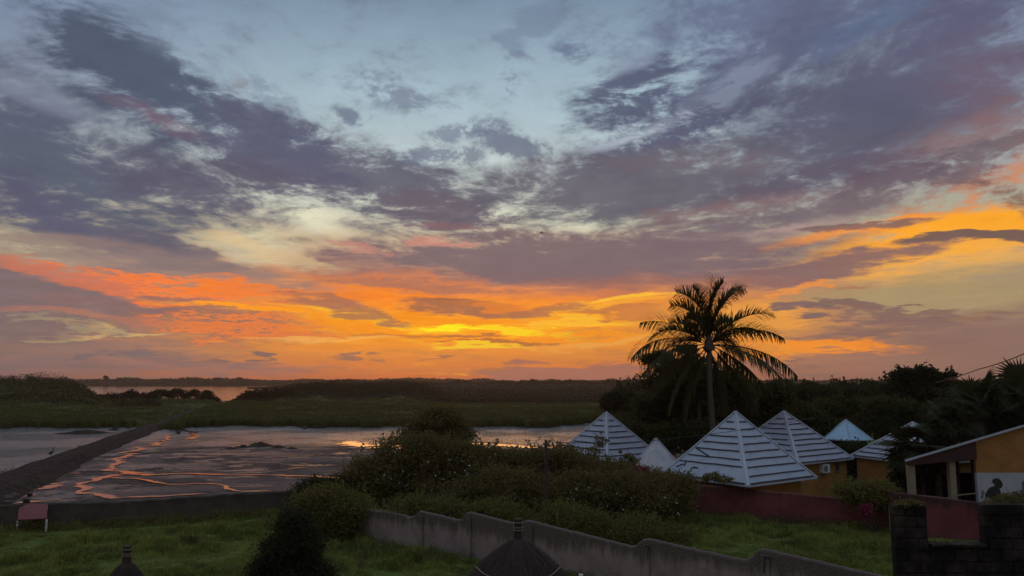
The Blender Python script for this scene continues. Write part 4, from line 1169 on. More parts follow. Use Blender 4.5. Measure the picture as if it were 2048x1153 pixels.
# ---- rough block wall with an opening, right foreground --------------------
YB = 14.5
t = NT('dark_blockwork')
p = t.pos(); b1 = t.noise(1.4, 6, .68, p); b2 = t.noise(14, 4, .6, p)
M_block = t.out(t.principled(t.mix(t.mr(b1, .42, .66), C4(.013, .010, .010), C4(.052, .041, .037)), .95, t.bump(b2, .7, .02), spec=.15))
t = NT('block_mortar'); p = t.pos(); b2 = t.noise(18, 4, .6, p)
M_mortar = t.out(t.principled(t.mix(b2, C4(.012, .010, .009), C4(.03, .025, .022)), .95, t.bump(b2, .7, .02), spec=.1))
bx0, bx1 = P(1787, 1100, YB).x, P(2260, 1100, YB).x
ztop = P(1800, 1006, YB).z
ox0, ox1 = P(1851, 1050, YB).x, P(1962, 1050, YB).x
osill = P(1855, 1090, YB).z
bw = thing('block_wall', (bx0, YB, 0), 'unfinished dark block wall with a window opening, right foreground', 'wall')
mb = MB(); rngb = random.Random(8)
bh, bl = .205, .43
row = 0; z = 0.0
while z < ztop + .0:
    x = bx0 - (bl / 2 if row % 2 else 0)
    while x < bx1:
        a, b = max(x, bx0), min(x + bl, bx1)
        segs = [(a, b)]
        if z + bh > osill + .02:
            segs = []
            if a < ox0: segs.append((a, min(b, ox0)))
            if b > ox1: segs.append((max(a, ox1), b))
        top_here = ztop + (-.05 if a > ox1 else 0) + (fnoise(a * 1.0, 2., .6, 5) - .5) * .25
        for s0, s1 in segs:
            if s1 - s0 < .06 or z + bh * .6 > top_here: continue
            jx = rngb.uniform(-.008, .008)
            mb.box(((s0 + s1) / 2 - bx0 + jx, rngb.uniform(-.012, .012), z + bh / 2), (s1 - s0 - .014, .17, bh - .014), rngb.uniform(-.01, .01))
        x += bl
    z += bh; row += 1
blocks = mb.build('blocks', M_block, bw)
mod = blocks.modifiers.new('worn_edges', 'BEVEL'); mod.width = .012; mod.segments = 2
mb = MB()
W_ = bx1 - bx0
mb.box((W_ / 2, .01, osill / 2 - .02), (W_ - .01, .14, osill - .04))
mb.box(((ox0 - bx0) / 2, .01, (osill + ztop) / 2 - .1), (ox0 - bx0 - .012, .14, ztop - osill - .1))
mb.box(((ox1 + bx1) / 2 - bx0, .01, (osill + ztop) / 2 - .12), (bx1 - ox1 - .012, .14, ztop - osill - .14))
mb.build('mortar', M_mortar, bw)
mb = MB(); mb.box(((ox0 + ox1) / 2 - bx0, -.02, osill + .012), (ox1 - ox0 - .02, .27, .045)); mb.build('sill', M_block, bw)

# ---- small things ---------------------------------------------------------
# red sheet on white posts by the retaining wall
sb = G(62, 1056, 0)
sg = thing('sheet_stand', (sb.x, sb.y - .8, 0), 'sloping dark red sheet on white posts against the low wall', 'stand')
tl, tr_, br, bl_ = P(39, 1008, sb.y - .4), P(94, 1008, sb.y - .4), P(94, 1037, sb.y - 1.15), P(35, 1040, sb.y - 1.15)
loc = sg.location
mb = MB(); off = Vector((0, -.03, .06))
vs = [q - loc for q in (tl, tr_, br, bl_)] + [q - loc - off for q in (tl, tr_, br, bl_)]
mb.add(vs, [(0, 3, 2, 1), (4, 5, 6, 7), (0, 1, 5, 4), (1, 2, 6, 5), (2, 3, 7, 6), (3, 0, 4, 7)])
mb.build('red_sheet', M_signred, sg)
for q in (tl, tr_, br, bl_):
    mb = MB(); e = q - loc - Vector((0, 0, .07)); mb.tube([Vector((e.x, e.y, -.1)), e], .045, 8); mb.build('post', M_whitepost, sg)

# pole in the shrubs with a lamp arm pole beside it
q = G(1092, 1073, 0); pz = P(1092, 880, q.y).z
pl = thing('iron_pole', (q.x, q.y, 0), 'thin rusty pole standing in the shrubs behind the wavy wall', 'pole')
mb = MB(); mb.tube([(0, 0, -.2), (0, 0, pz)], .055, 8); mb.tube([(.09, 0, -.2), (.07, 0, pz - .05)], .03, 6); mb.build('shaft', M_rust, pl)
mb = MB(); mb.beam((-.06, 0, pz - .3), (.16, 0, pz - .3), .04, .06); mb.build('bracket', M_rust, pl)
q2 = P(1098, 950, 46.0); q2.z = 0
sp_ = thing('hooked_post', q2, 'short iron post with a bent top beside the thin pole', 'post')
zt = P(1098, 884, 46).z
mb = MB(); mb.tube([(0, 0, 0), (0, 0, zt - .12), (.03, 0, zt - .02), (.12, 0, zt), (.22, 0, zt - .02), (.26, 0, zt - .10)], .035, 6); mb.build('shaft', M_rust, sp_)

def cable(name, label, pts, r, nsub=14, sag=0.0):
    mb = MB(); out = []
    for a, b in zip(pts[:-1], pts[1:]):
        for i in range(nsub):
            u = i / nsub; q_ = a.lerp(b, u); out.append(q_ - Vector((0, 0, sag * 4 * u * (1 - u))))
    out.append(pts[-1]); base = out[0].copy()
    mb.tube([q_ - base for q_ in out], r, 5)
    o = mb.build(name, M_cable, None); o.location = base
    return tag(o, label, 'cable')
cable('cable', 'thin cable strung from the iron pole across the hut roofs', [P(1095, 884, q.y), P(1240, 886, 43), P(1382, 873, 43.5), P(1520, 854, 45), P(1626, 835, 52)], .016, sag=.04)
cable('power_line', 'sagging power cable crossing the sky at the upper right treetops', [P(1870, 766, 60), P(1960, 738, 48), P(2048, 708, 40), P(2180, 655, 30)], .028, sag=.06)

# thatched parasols whose tops show at the bottom edge
def parasol(px, py, Y, rr, hh, label, seed, neck=.5, rope=True):
    rng = np.random.default_rng(seed)
    top = P(px, py, Y); base = Vector((top.x, top.y, 0))
    t = thing('thatched_parasol', base, label, 'parasol', 'thatched parasols along the bottom edge')
    z0 = top.z - neck
    def rad(h):     # h metres under the neck
        u = np.clip(h / hh, 0, 1); return .10 + (rr - .10) * (u ** .9) * (1 + .10 * np.sin(u * 9))
    n1, n2 = 40, 14; vs = []; fs = []
    for i in range(n2 + 1):
        h = hh * i / n2
        for k in range(n1):
            a = 2 * math.pi * k / n1; r_ = float(rad(h)) * (.95 + .08 * fnoise(k * 1., i * .6, 1.7, seed))
            vs.append((r_ * math.cos(a), r_ * math.sin(a), z0 - h))
    fs = [(i * n1 + k, i * n1 + (k + 1) % n1, (i + 1) * n1 + (k + 1) % n1, (i + 1) * n1 + k) for i in range(n2) for k in range(n1)]
    th = mk('thatch', vs, fs, M_thatch, t)
    n = 9000
    a = rng.uniform(0, 2 * math.pi, n); h = hh * rng.random(n) ** .7; L = rng.uniform(.15, .45, n)
    r0 = rad(h) * 1.0 + rng.uniform(0, .035, n); r1 = rad(h + L) + rng.uniform(.0, .06, n)
    w = .006; ca, sa = np.cos(a), np.sin(a); a2 = a + rng.normal(0, .06, n)
    p0 = np.stack([r0 * ca, r0 * sa, z0 - h], -1); p1 = np.stack([r1 * np.cos(a2), r1 * np.sin(a2), z0 - h - L * .9], -1)
    side = np.stack([-sa, ca, 0 * a], -1) * w
    v = np.stack([p0 - side, p0 + side, p1 + side * .5, p1 - side * .5], 1).reshape(-1, 3)
    mk('straw', v, np.arange(n * 4).reshape(-1, 4), M_thatch, th)
    mb = MB(); mb.tube([(0, 0, z0 - .15), (0, 0, z0 + neck * .35), (0, 0, top.z - .02), (0, 0, top.z)], [.12, .085, .095, .08], 12); nk = mb.build('neck', M_thatch, t)
    for zz_ in (.42, .55, .80):
        mb = MB(); ring = [(.098 * math.cos(k), .098 * math.sin(k), z0 + neck * zz_ + .004 * math.sin(3 * k)) for k in np.linspace(0, 2 * math.pi, 17)]
        mb.tube(ring, .008, 5, False); mb.build('binding', M_rope, nk)
    if rope:
        mb = MB(); hz = neck + .10; pts = []
        for k in np.linspace(R(190), R(350), 22):
            hh_ = .60 + .02 * math.sin(k * 5); r_ = float(rad(hh_)) + .05
            pts.append((r_ * math.cos(k), r_ * math.sin(k), z0 - hh_ + .03 * math.sin(2.3 * k)))
        mb.tube(pts, .009, 5); mb.build('rope', M_rope, t)
        mb = MB(); pts = []
        for k in np.linspace(R(270), R(345), 14):
            hh_ = 1.25 - .25 * (k - R(270)); r_ = float(rad(hh_)) + .06
            pts.append((r_ * math.cos(k), r_ * math.sin(k), z0 - hh_))
        mb.tube(pts, .006, 5); mb.build('rope', M_rope, t)
    mb = MB(); mb.tube([(0, 0, -.2), (0, 0, z0 - .2)], .07, 8); mb.build('post', M_wood, t)
    return t
parasol(1036, 1037, 17.0, 2.6, 2.35, 'large dark thatched parasol in front of the wavy wall', 3, neck=.42)
parasol(255, 1092, 17.5, 1.15, 1.9, 'tip of a thatched parasol over the lawn at left', 4, neck=.36, rope=False)

# small white object at the foot of the wavy wall
q = P(1162, 1149, 31.0)
wb = thing('jerrycan', (q.x, q.y, max(0, q.z - .3)), 'small white can at the foot of the wavy wall', 'can')
mb = MB(); mb.box((0, 0, .17), (.16, .12, .30)); o = mb.build('can_body', M_plastic, wb)
mod = o.modifiers.new('soft', 'BEVEL'); mod.width = .03; mod.segments = 3
mb = MB(); mb.tube([(.03, 0, .30), (.03, 0, .37)], .02, 8); mb.build('cap', M_black, wb)

# birds
def bird_body(name, pts, label, scale=1.0):
    mb = MB()
    for path_, rad_ in pts: mb.tube(path_, rad_, 8)
    return mb
q = G(102, 917, ZM + .1)
hr = thing('heron', q, 'dark heron standing in the shallow pond left of the causeway', 'bird')
mb = MB()
mb.tube([(-.38, 0, .42), (-.22, 0, .52), (0, 0, .64), (.16, 0, .76), (.20, 0, .95), (.15, 0, 1.08), (.20, 0, 1.17), (.27, 0, 1.18), (.46, 0, 1.15)], [.02, .10, .14, .09, .045, .04, .055, .035, .008], 9)
mb.build('body', M_black, hr, smooth=True)
for s in (-.05, .05):
    mb = MB(); mb.tube([(0, s, .55), (-.03, s, .28), (.02, s, 0)], [.025, .012, .012], 6); mb.build('leg', M_black, hr)
q = P(1083, 466, 120)
fb = thing('flying_bird', q, 'small dark bird gliding high in the sky', 'bird')
mb = MB(); mb.tube([(-.28, 0, 0), (-.1, 0, .02), (.1, 0, .03), (.26, 0, .02), (.34, 0, 0)], [.02, .06, .07, .045, .01], 8); mb.build('body', M_black, fb)
for s in (-1, 1):
    mb = MB(); mb.add([(-.10, 0, .03), (.10, 0, .04), (.02, .30 * s, .14), (-.12, .32 * s, .13), (-.16, .62 * s, .06), (-.10, .60 * s, .07)], [(0, 1, 2, 3), (3, 2, 5, 4)]); w_ = mb.build('wing', M_black, fb)
    m = w_.modifiers.new('t', 'SOLIDIFY'); m.thickness = .015
# stump far out on the mud
q = G(610, 859, ZM)
mb = MB(); mb.tube([(0, 0, -.1), (.05, 0, .35), (.1, 0, .62)], [.35, .28, .18], 9); mb.tube([(.05, 0, .3), (-.25, 0, .55)], [.12, .05], 6)
o = mb.build('tree_stump', M_bark); o.location = q; tag(o, 'dark stump sticking out of the wet mud before the mangrove', 'stump')

# =====================================================================
# PALMS, TREES, SHRUBS, GRASS
# =====================================================================
def frond_mesh(L, rise, droop, seed, n=46, leaf=.95, twist=0.0, roll=0.0, sidesag=.35):
    """pinnate frond along +x from the origin: arching midrib with two rows of hanging leaflets"""
    rng = np.random.default_rng(seed)
    S = np.linspace(0, 1, 28); th = R(rise) - R(droop) * S ** 1.6
    x = np.concatenate([[0], np.cumsum(np.cos(th[:-1]) * L / 27)]); z = np.concatenate([[0], np.cumsum(np.sin(th[:-1]) * L / 27)])
    y = .10 * L * S ** 2 * twist
    rib = [Vector((x[i], y[i], z[i])) for i in range(28)]
    mb = MB(); mb.tube(rib, [.045 * (1 - .85 * i / 27) + .004 for i in range(28)], 5)
    vs = []; fs = []
    for i in range(n):
        s = .14 + .86 * (i + rng.random() * .6) / n; k = min(int(s * 27), 26); u = s * 27 - k
        p0 = rib[k].lerp(rib[k + 1], u); t_ = (rib[k + 1] - rib[k]).normalized()
        ll = leaf * (math.sin(math.pi * min(1, s * .86 + .10)) ** .6) * rng.uniform(.85, 1.1) + .12
        for sd in (-1, 1):
            lat = Vector((0, sd * math.cos(roll), sd * math.sin(roll))); lat = (lat - t_ * lat.dot(t_)).normalized(); up = t_.cross(lat) * sd
            d = (t_ * rng.uniform(.45, .75) + lat * rng.uniform(.6, .85) + up * rng.uniform(-.05, .30)).normalized()
            w = rng.uniform(.030, .044); q = p0.copy(); dd = d.copy(); base = len(vs)
            side = dd.cross(Vector((0, 0, 1))); side = side.normalized() if side.length > .01 else Vector((0, 1, 0))
            for j in range(5):
                ww = w * (1, 1.15, .9, .55, .08)[j]
                vs += [tuple(q - side * ww), tuple(q + side * ww)]
                q = q + dd * ll / 4; dd = (dd + Vector((0, 0, -sidesag * rng.uniform(.6, 1.4) * (.5 + j * .35)))).normalized()
            fs += [(base + 2 * j, base + 2 * j + 1, base + 2 * j + 3, base + 2 * j + 2) for j in range(4)]
    mb.add(vs, fs)
    return mb
# coconut palm behind the largest hut
YP = 58.0
pb = P(1427, 900, YP); crown = P(1418, 690, YP)
palm = thing('coconut_palm', (pb.x, pb.y, 0), 'tall coconut palm silhouetted against the sunset behind the huts', 'palm tree')
loc = palm.location
mb = MB(); tp = [(0, 0, -.3), (.02, 0, 2), (.0, 0, 4.5), (-.12, 0, 7.5), (crown.x - pb.x - .02, 0, crown.z - .1)]
mb.tube([Vector(tp[0]).lerp(Vector(tp[1]), 1) if 0 else Vector(q) for q in tp], [.30, .24, .22, .20, .17], 12)
mb.build('trunk', M_palmbark, palm, smooth=True)
cz = crown - loc
# frond list: bearing on screen (deg, 0 right, 90 up), length, droop, depth lean
FR = [(121, 4.6, 84, 0), (91, 4.8, 12, -.1), (75, 4.6, 48, 0), (55, 5.0, 72, 0), (132, 4.0, 78, .1), (146, 3.3, 60, .5), (97, 4.2, 34, .5), (162, 5.1, 52, 0),
      (25, 5.1, 64, 0), (5, 4.9, 66, 0), (-20, 6.0, 54, 0), (190, 5.3, 78, .1), (204, 5.2, 64, -.2), (218, 5.4, 46, 0), (236, 5.0, 34, -.1), (252, 4.8, 20, .1), (-40, 5.0, 44, .1), (-58, 4.9, 30, -.1), (-76, 4.6, 16, .2),
      (40, 3.6, 60, .8), (84, 4.5, 26, -.3), (108, 4.4, 58, -.3), (64, 4.6, 58, -.35), (176, 4.7, 70, -.4), (14, 4.6, 60, .5), (-30, 5.2, 58, -.3), (140, 3.4, 70, -.8), (-15, 4, 80, .9), (195, 4, 80, .9)]
for i, (ang, L, dr, dep) in enumerate(FR):
    a = R(ang); ca, sa = math.cos(a), math.sin(a)
    elv = math.atan2(sa, math.hypot(ca, dep)); azm = math.atan2(dep, ca if abs(ca) > .02 else .02)
    L_ = L * (1.12 if sa > .3 else 1.22)
    # aim the chord: start steeper than the chord because the rib droops
    mbf = frond_mesh(L_, math.degrees(elv) + dr * .36, dr, 100 + i, n=70, leaf=1.35 if sa > -.2 else 1.45, twist=.5 * random.uniform(-1, 1), roll=R(random.choice((-1, 1)) * random.uniform(35, 70)), sidesag=.26 if sa > .2 else .42)
    o = mbf.build('frond', ML_palm, palm)
    o.location = cz; o.rotation_euler = (0, 0, azm)
mb = MB(); mb.tube([cz - Vector((0, 0, .5)), cz - Vector((0, 0, .1)), cz + Vector((0, 0, .35)), cz + Vector((0, 0, .9))], [.24, .36, .30, .08], 10); mb.build('crown_shaft', M_palmbark, palm)
rngp = random.Random(2)
for k in range(9):
    a = 2 * math.pi * k / 9; c_ = cz + Vector((.32 * math.cos(a), .32 * math.sin(a), -.30 + rngp.uniform(-.12, .1)))
    bm = bmesh.new(); bmesh.ops.create_icosphere(bm, subdivisions=2, radius=.15); me = bpy.data.meshes.new('coconut'); bm.transform(Matrix.Scale(1.2, 4, (0, 0, 1))); bm.to_mesh(me); bm.free(); me.materials.append(M_bark)
    o = link(bpy.data.objects.new('coconut', me), palm); o.location = c_

# fan palms
def fan_leaf(mb, base, direction, r, rng, seg=30, spread=R(250)):
    """palmate leaf: petiole then a pleated fan of pointed segments"""
    d = Vector(direction).normalized(); q = Vector(base)
    pet = r * .6
    hub = q + d * pet
    mb.tube([q, q + d * pet * .5 + Vector((0, 0, .04)), hub], [.035, .028, .02], 5)
    side = d.cross(Vector((0, 0, 1))); side = side.normalized() if side.length > .05 else Vector((1, 0, 0))
    tilt = rng.uniform(-.9, .9); nrm = side.cross(d)
    side = (side * math.cos(tilt) + nrm * math.sin(tilt)).normalized()
    nrm = side.cross(d).normalized()
    for i in range(seg):
        a = -spread / 2 + spread * (i + .5) / seg
        dv = d * math.cos(a) + side * math.sin(a)
        tv = (-d * math.sin(a) + side * math.cos(a))
        L = r * rng.uniform(.86, 1.05) * (1 - .12 * abs(a) / spread)
        w = L * spread / seg * .5; fold = nrm * (w * .5)
        m1 = hub + dv * L * .58; tip = hub + dv * L + Vector((0, 0, -.16 * L * rng.uniform(.2, 1.2)))
        mb.add([hub, m1 - tv * w * .62, m1 + fold * .6, m1 + tv * w * .62, tip], [(0, 1, 2), (0, 2, 3), (1, 4, 2), (2, 4, 3)])
def fan_palm(px, py, Y, leaves, r, label, seed, ground=0.0, trunk_r=.16):
    rng = random.Random(seed); c_ = P(px, py, Y)
    t = thing('fan_palm', (c_.x, c_.y, ground), label, 'palm tree', 'fan palms beside the veranda house')
    o_ = Vector((c_.x, c_.y, ground))
    mb = MB(); mb.tube([(0, 0, -.2), (.05, 0, (c_.z - ground) * .5), (0, 0, c_.z - ground)], [trunk_r * 1.2, trunk_r, trunk_r], 10); mb.build('trunk', M_palmbark, t)
    for (dxy, lr) in leaves:
        mb = MB(); d = Vector((dxy[0], rng.uniform(-.7, .7) if len(dxy) < 3 else dxy[2], dxy[1]))
        fan_leaf(mb, c_ - o_, d, lr * r, rng); mb.build('fan_leaf', ML_fan, t)
    return t
def ring(n, seed, up=.3):
    rng = random.Random(seed); out = []
    for k in range(n):
        a = 2 * math.pi * (k + rng.random() * .5) / n; e = rng.uniform(-.8, 1.0) + up
        out.append(((math.cos(a), e, math.sin(a)), rng.uniform(.75, 1.1)))
    return out
fan_palm(1958, 800, 48.5, [((-.55, .8, .1), .95), ((.42, .75, .0), 1.3), ((-.1, .45, .6), 1.0), ((.9, .5, .2), 1.1), ((-1, .1, .1), 1.0), ((1, .0, -.4), 1.0), ((.1, .5, -.5), 1.1)] + ring(14, 5, -.25), 1.25, 'fan palm with stiff round leaves against the sky, second from the right edge', 31)
fan_palm(2056, 792, 46.8, [((-.3, .8, 0), 1.35), ((-.8, .4, .2), 1.0), ((.5, 1, .2), 1.2), ((-1, -.05, .1), 1.0), ((-.1, .6, -.4), 1.2)] + ring(14, 8, -.2), 1.3, 'fan palm with broad dark leaves cut off by the right edge', 32)
fan_palm(1838, 888, 49.0, ring(36, 9, -.25), 1.75, 'low drooping fan palm in front of the batten roofed hut', 33)
fan_palm(1905, 846, 48.0, ring(28, 12, .0), 1.35, 'dense fan palm above the veranda roof', 34)
fan_palm(2000, 838, 50.5, ring(28, 14, .0), 1.4, 'dense fan palm behind the roof of the veranda house', 35)

# ---- shrubs of the foreground -----------------------------------------------
SHG = 'shrubs between the lawn and the mud flat'
def cl(lst, Y): return pxclumps(lst, Y)
plant('leafy_tree', 'rounded bushy tree rising in front of the mud flat at centre', 'tree', cl([(872, 848, 50, 26), (835, 868, 32, 22), (906, 866, 34, 26), (872, 888, 60, 30), (885, 825, 26, 12)], 51), 22000, .17, ML_shrub, 201, SHG, trunk=tuple(P(875, 900, 51)[:2]) + (0,), twig=.22)
plant('shrub', 'broad dense shrub with white flowers left of centre', 'shrub', cl([(800, 905, 46, 34), (870, 918, 70, 42), (940, 930, 60, 40), (730, 945, 36, 26), (790, 950, 60, 40), (760, 985, 50, 30), (870, 975, 90, 50), (960, 975, 70, 50), (990, 915, 34, 16), (850, 892, 26, 20), (905, 905, 30, 22)], 46.5), 56000, .17, ML_shrub, 202, SHG,
      flowers=[(ML_white, cl([(830, 955, 60, 20), (900, 935, 60, 30), (960, 1000, 60, 30)], 45.2), 150, .10)])
plant('shrub', 'low dark shrub on the lawn edge beside the wall', 'shrub', cl([(640, 975, 36, 16), (690, 975, 40, 22), (610, 985, 24, 14)], 47), 8000, .15, ML_dark, 203, SHG)
plant('shrub', 'yellowish shrub spreading over the lawn in front of the wavy wall', 'shrub', cl([(655, 1000, 46, 26), (690, 1018, 44, 30), (640, 1030, 44, 30), (680, 1050, 52, 26), (620, 1010, 28, 20)], 39.6), 24000, .13, ML_yellow, 204, SHG)
plant('shrub', 'dark pointed shrub at the bottom edge of the lawn', 'shrub', cl([(588, 1056, 38, 28), (604, 1086, 42, 36), (566, 1100, 40, 34), (590, 1130, 56, 34), (540, 1140, 44, 26), (635, 1146, 34, 20), (560, 1165, 70, 26), (572, 1040, 16, 12)], 29.5), 34000, .10, ML_dark, 205, SHG, twig=.14)
plant('bougainvillea', 'bougainvillea hedge with pink flowers in front of the leftmost hut', 'bush', cl([(1010, 925, 34, 20), (1060, 930, 50, 32), (1120, 930, 50, 34), (1180, 950, 50, 28), (1240, 955, 44, 26), (1295, 962, 34, 24), (1130, 965, 90, 34), (1040, 960, 50, 36), (1345, 972, 30, 20)], 47.5), 56000, .16, ML_shrub, 206, SHG,
      flowers=[(ML_pink, cl([(1003, 938, 14, 12), (1060, 950, 12, 8), (1108, 950, 16, 12), (1282, 946, 16, 12), (1200, 985, 16, 16)], 46.6), 950, .14), (ML_white, cl([(1120, 985, 90, 30), (1060, 960, 50, 30)], 46), 70, .10)])
plant('shrub', 'weedy thicket with tiny white flowers behind the wavy wall', 'shrub', cl([(1000, 985, 56, 50), (1075, 1000, 60, 52), (1035, 960, 30, 20), (1150, 985, 60, 40), (1215, 1010, 60, 50), (1180, 965, 26, 16), (1290, 1000, 60, 50), (1345, 985, 46, 40), (930, 1000, 50, 36), (1250, 968, 30, 22)], 43.5), 60000, .15, ML_shrub, 207, SHG,
      flowers=[(ML_white, cl([(1040, 1000, 60, 20), (1180, 1005, 90, 26), (1320, 1015, 50, 26)], 42.2), 150, .09)])
plant('shrub', 'low yellow green undergrowth along the back of the wavy wall', 'shrub', cl([(880, 1022, 40, 22), (940, 1028, 30, 10), (1000, 1030, 50, 28), (1075, 1050, 40, 16), (1140, 1050, 60, 36), (1210, 1072, 40, 18), (1270, 1066, 60, 34), (1340, 1076, 50, 22), (820, 1012, 36, 18)], 39), 38000, .12, ML_yellow, 208, SHG)
plant('bougainvillea', 'leafy bougainvillea hanging over the red wall with pink flowers', 'bush', cl([(1705, 982, 30, 8), (1745, 978, 34, 9), (1722, 1000, 22, 18), (1758, 998, 22, 16), (1768, 985, 18, 8)], 42.0), 9000, .13, ML_yellow, 209, None,
      flowers=[(ML_pink, cl([(1732, 1022, 10, 12)], 40.6), 300, .11)])
plant('creeper', 'green creeper climbing the left roof edge of the largest hut', 'plant', cl([(1424, 952, 16, 6), (1412, 960, 8, 8), (1444, 958, 18, 5)], 45.3), 1500, .11, ML_yellow, 210, None, ground=1.2, twig=.08, stems=False)
plant('creeper', 'creeper running diagonally up the leftmost hut roof', 'plant', cl([(1160, 928, 20, 10), (1176, 914, 14, 8), (1188, 902, 12, 7), (1200, 889, 10, 6), (1209, 880, 7, 5), (1130, 915, 14, 9), (1196, 880, 3, 8)], 53.8), 3200, .13, ML_shrub, 211, None, ground=1.5, twig=.1, stems=False)
plant('shrub', 'thin upright shoots standing in front of the leftmost hut roof', 'plant', cl([(1215, 920, 4, 14), (1242, 918, 3, 17), (1257, 920, 5, 13), (1267, 926, 8, 12), (1207, 930, 6, 8), (1145, 905, 4, 14), (1118, 898, 4, 12)], 49), 1500, .16, ML_yellow, 212, None, ground=1.5, twig=.07, stems=False)
plant('shrub', 'dark ferny growth on top of the boundary wall at the right edge', 'plant', cl([(1990, 1006, 24, 8), (2025, 1000, 30, 12), (2060, 1008, 24, 10)], 38.8), 2600, .12, ML_shrub, 213, None, ground=1.4, twig=.1, stems=False)
plant('weed', 'small weeds growing on top of the block wall pillar', 'plant', cl([(1815, 1006, 22, 5), (1800, 1010, 10, 4)], 14.45), 500, .06, ML_shrub, 214, None, ground=5.4, twig=.03, stems=False)
plant('weed', 'strip of grass growing on the opening of the block wall', 'plant', cl([(1880, 1089, 26, 6), (1925, 1093, 30, 6)], 14.6), 900, .05, ML_shrub, 215, None, ground=4.9, twig=.02, stems=False)
plant('shrub', 'dark undergrowth between the palm covered hut and the veranda', 'shrub', cl([(1812, 960, 22, 22), (1838, 950, 24, 20), (1800, 985, 20, 16)], 49.5), 7000, .18, ML_dark, 217)
plant('shrub', 'dark round bush between the two ochre hut walls', 'shrub', cl([(1706, 905, 30, 20), (1730, 925, 26, 22), (1700, 935, 24, 16)], 63), 8000, .2, ML_dark, 216)

# ---- trees of the compound and beyond ------------------------------------------
TRG = 'trees behind the huts'
def tree(lbl, lst, Y, n, size, seed, mat=ML_tree, tx=None, tr=.2, **k):
    c_ = cl(lst, Y); x = tx if tx is not None else np.mean([q[0] for q in lst])
    b = P(x, 900, Y)
    return plant('broadleaf_tree', lbl, 'tree', c_, n, size, mat, seed, TRG, trunk=(b.x, b.y, 0), trunk_r=tr, **k)
tree('open crowned tree behind the coconut palm, leafy twigs against the sky', [(1318, 715, 30, 12), (1345, 738, 36, 20), (1382, 730, 34, 18), (1390, 765, 56, 30), (1335, 770, 40, 26), (1440, 760, 50, 26), (1296, 722, 12, 7), (1372, 700, 22, 10), (1460, 790, 50, 30)], 66, 24000, .26, 301, tx=1400, inner=.4, ragged=.2)
tree('broad dark tree right of the palm trunk', [(1500, 792, 46, 26), (1545, 800, 44, 26), (1480, 830, 60, 36), (1556, 776, 20, 12), (1540, 840, 50, 36)], 70, 17000, .27, 302)
tree('dark tree mass left of the palm trunk', [(1312, 822, 44, 32), (1360, 830, 60, 44), (1280, 856, 40, 34), (1336, 795, 30, 20)], 69, 20000, .27, 303)
tree('dark leafy tree low beside the leftmost hut', [(1262, 870, 34, 26), (1300, 880, 40, 30), (1340, 880, 40, 30), (1390, 870, 40, 30)], 63, 12000, .24, 304)
tree('wide spreading tree with flat clumps on the right skyline', [(1793, 748, 16, 6), (1813, 743, 13, 6), (1840, 741, 15, 6), (1862, 745, 12, 5), (1884, 752, 14, 5), (1904, 751, 10, 4), (1798, 762, 20, 7), (1842, 756, 46, 10), (1850, 768, 50, 10), (1890, 766, 16, 6), (1906, 767, 9, 4), (1830, 785, 50, 16), (1880, 790, 44, 16), (1780, 772, 14, 5), (1850, 810, 70, 20)], 80, 20000, .30, 305, mat=ML_dark, tx=1845, inner=.35, ragged=.05, twig=.2)
tree('dark tree behind the bright blue roof', [(1690, 820, 44, 24), (1650, 825, 40, 26), (1730, 825, 40, 26), (1690, 850, 60, 26)], 82, 15000, .3, 306)
tree('dusky tree between the blue roof and the spreading tree', [(1770, 820, 40, 26), (1810, 830, 44, 28), (1760, 850, 44, 30), (1800, 860, 44, 26)], 72, 15000, .27, 307)
tree('dark tree behind the fan palms', [(1900, 825, 50, 26), (1950, 830, 50, 30), (1890, 860, 50, 30), (2010, 830, 60, 34), (1960, 865, 70, 30)], 64, 22000, .25, 308, mat=ML_dark)
tree('tall dark tree above the veranda roof', [(1925, 800, 44, 22), (1985, 795, 50, 24), (2040, 800, 50, 26), (1960, 830, 70, 30)], 70, 20000, .27, 310, mat=ML_dark)
tree('dark tree between the two battened roofs', [(1590, 830, 44, 24), (1620, 850, 44, 30), (1560, 850, 40, 26)], 74, 12000, .28, 309)
for i, (x, y, rx, ry, Y) in enumerate([(1590, 782, 34, 14, 120), (1650, 786, 40, 14, 128), (1710, 784, 38, 13, 124), (1760, 786, 36, 14, 118), (1240, 800, 34, 20, 110), (1980, 782, 40, 16, 110), (2050, 780, 40, 16, 106), (1620, 772, 16, 6, 150), (1690, 772, 14, 5, 152), (1740, 771, 12, 5, 150)]):
    tree('distant dark tree in the wood, %s' % ['right of the palm', 'above the gap between two roofs', 'above the bright blue roof', 'left of the spreading tree', 'at the left end of the wood', 'behind the fan palms', 'at the right edge', 'small and thin on the skyline right of the palm', 'small on the skyline above the blue roof', 'small on the skyline left of the spreading tree'][i],
         [(x, y, rx, ry), (x - rx * .6, y + 6, rx * .6, ry), (x + rx * .6, y + 6, rx * .6, ry)], Y, 5000, .40, 320 + i, mat=ML_dark)

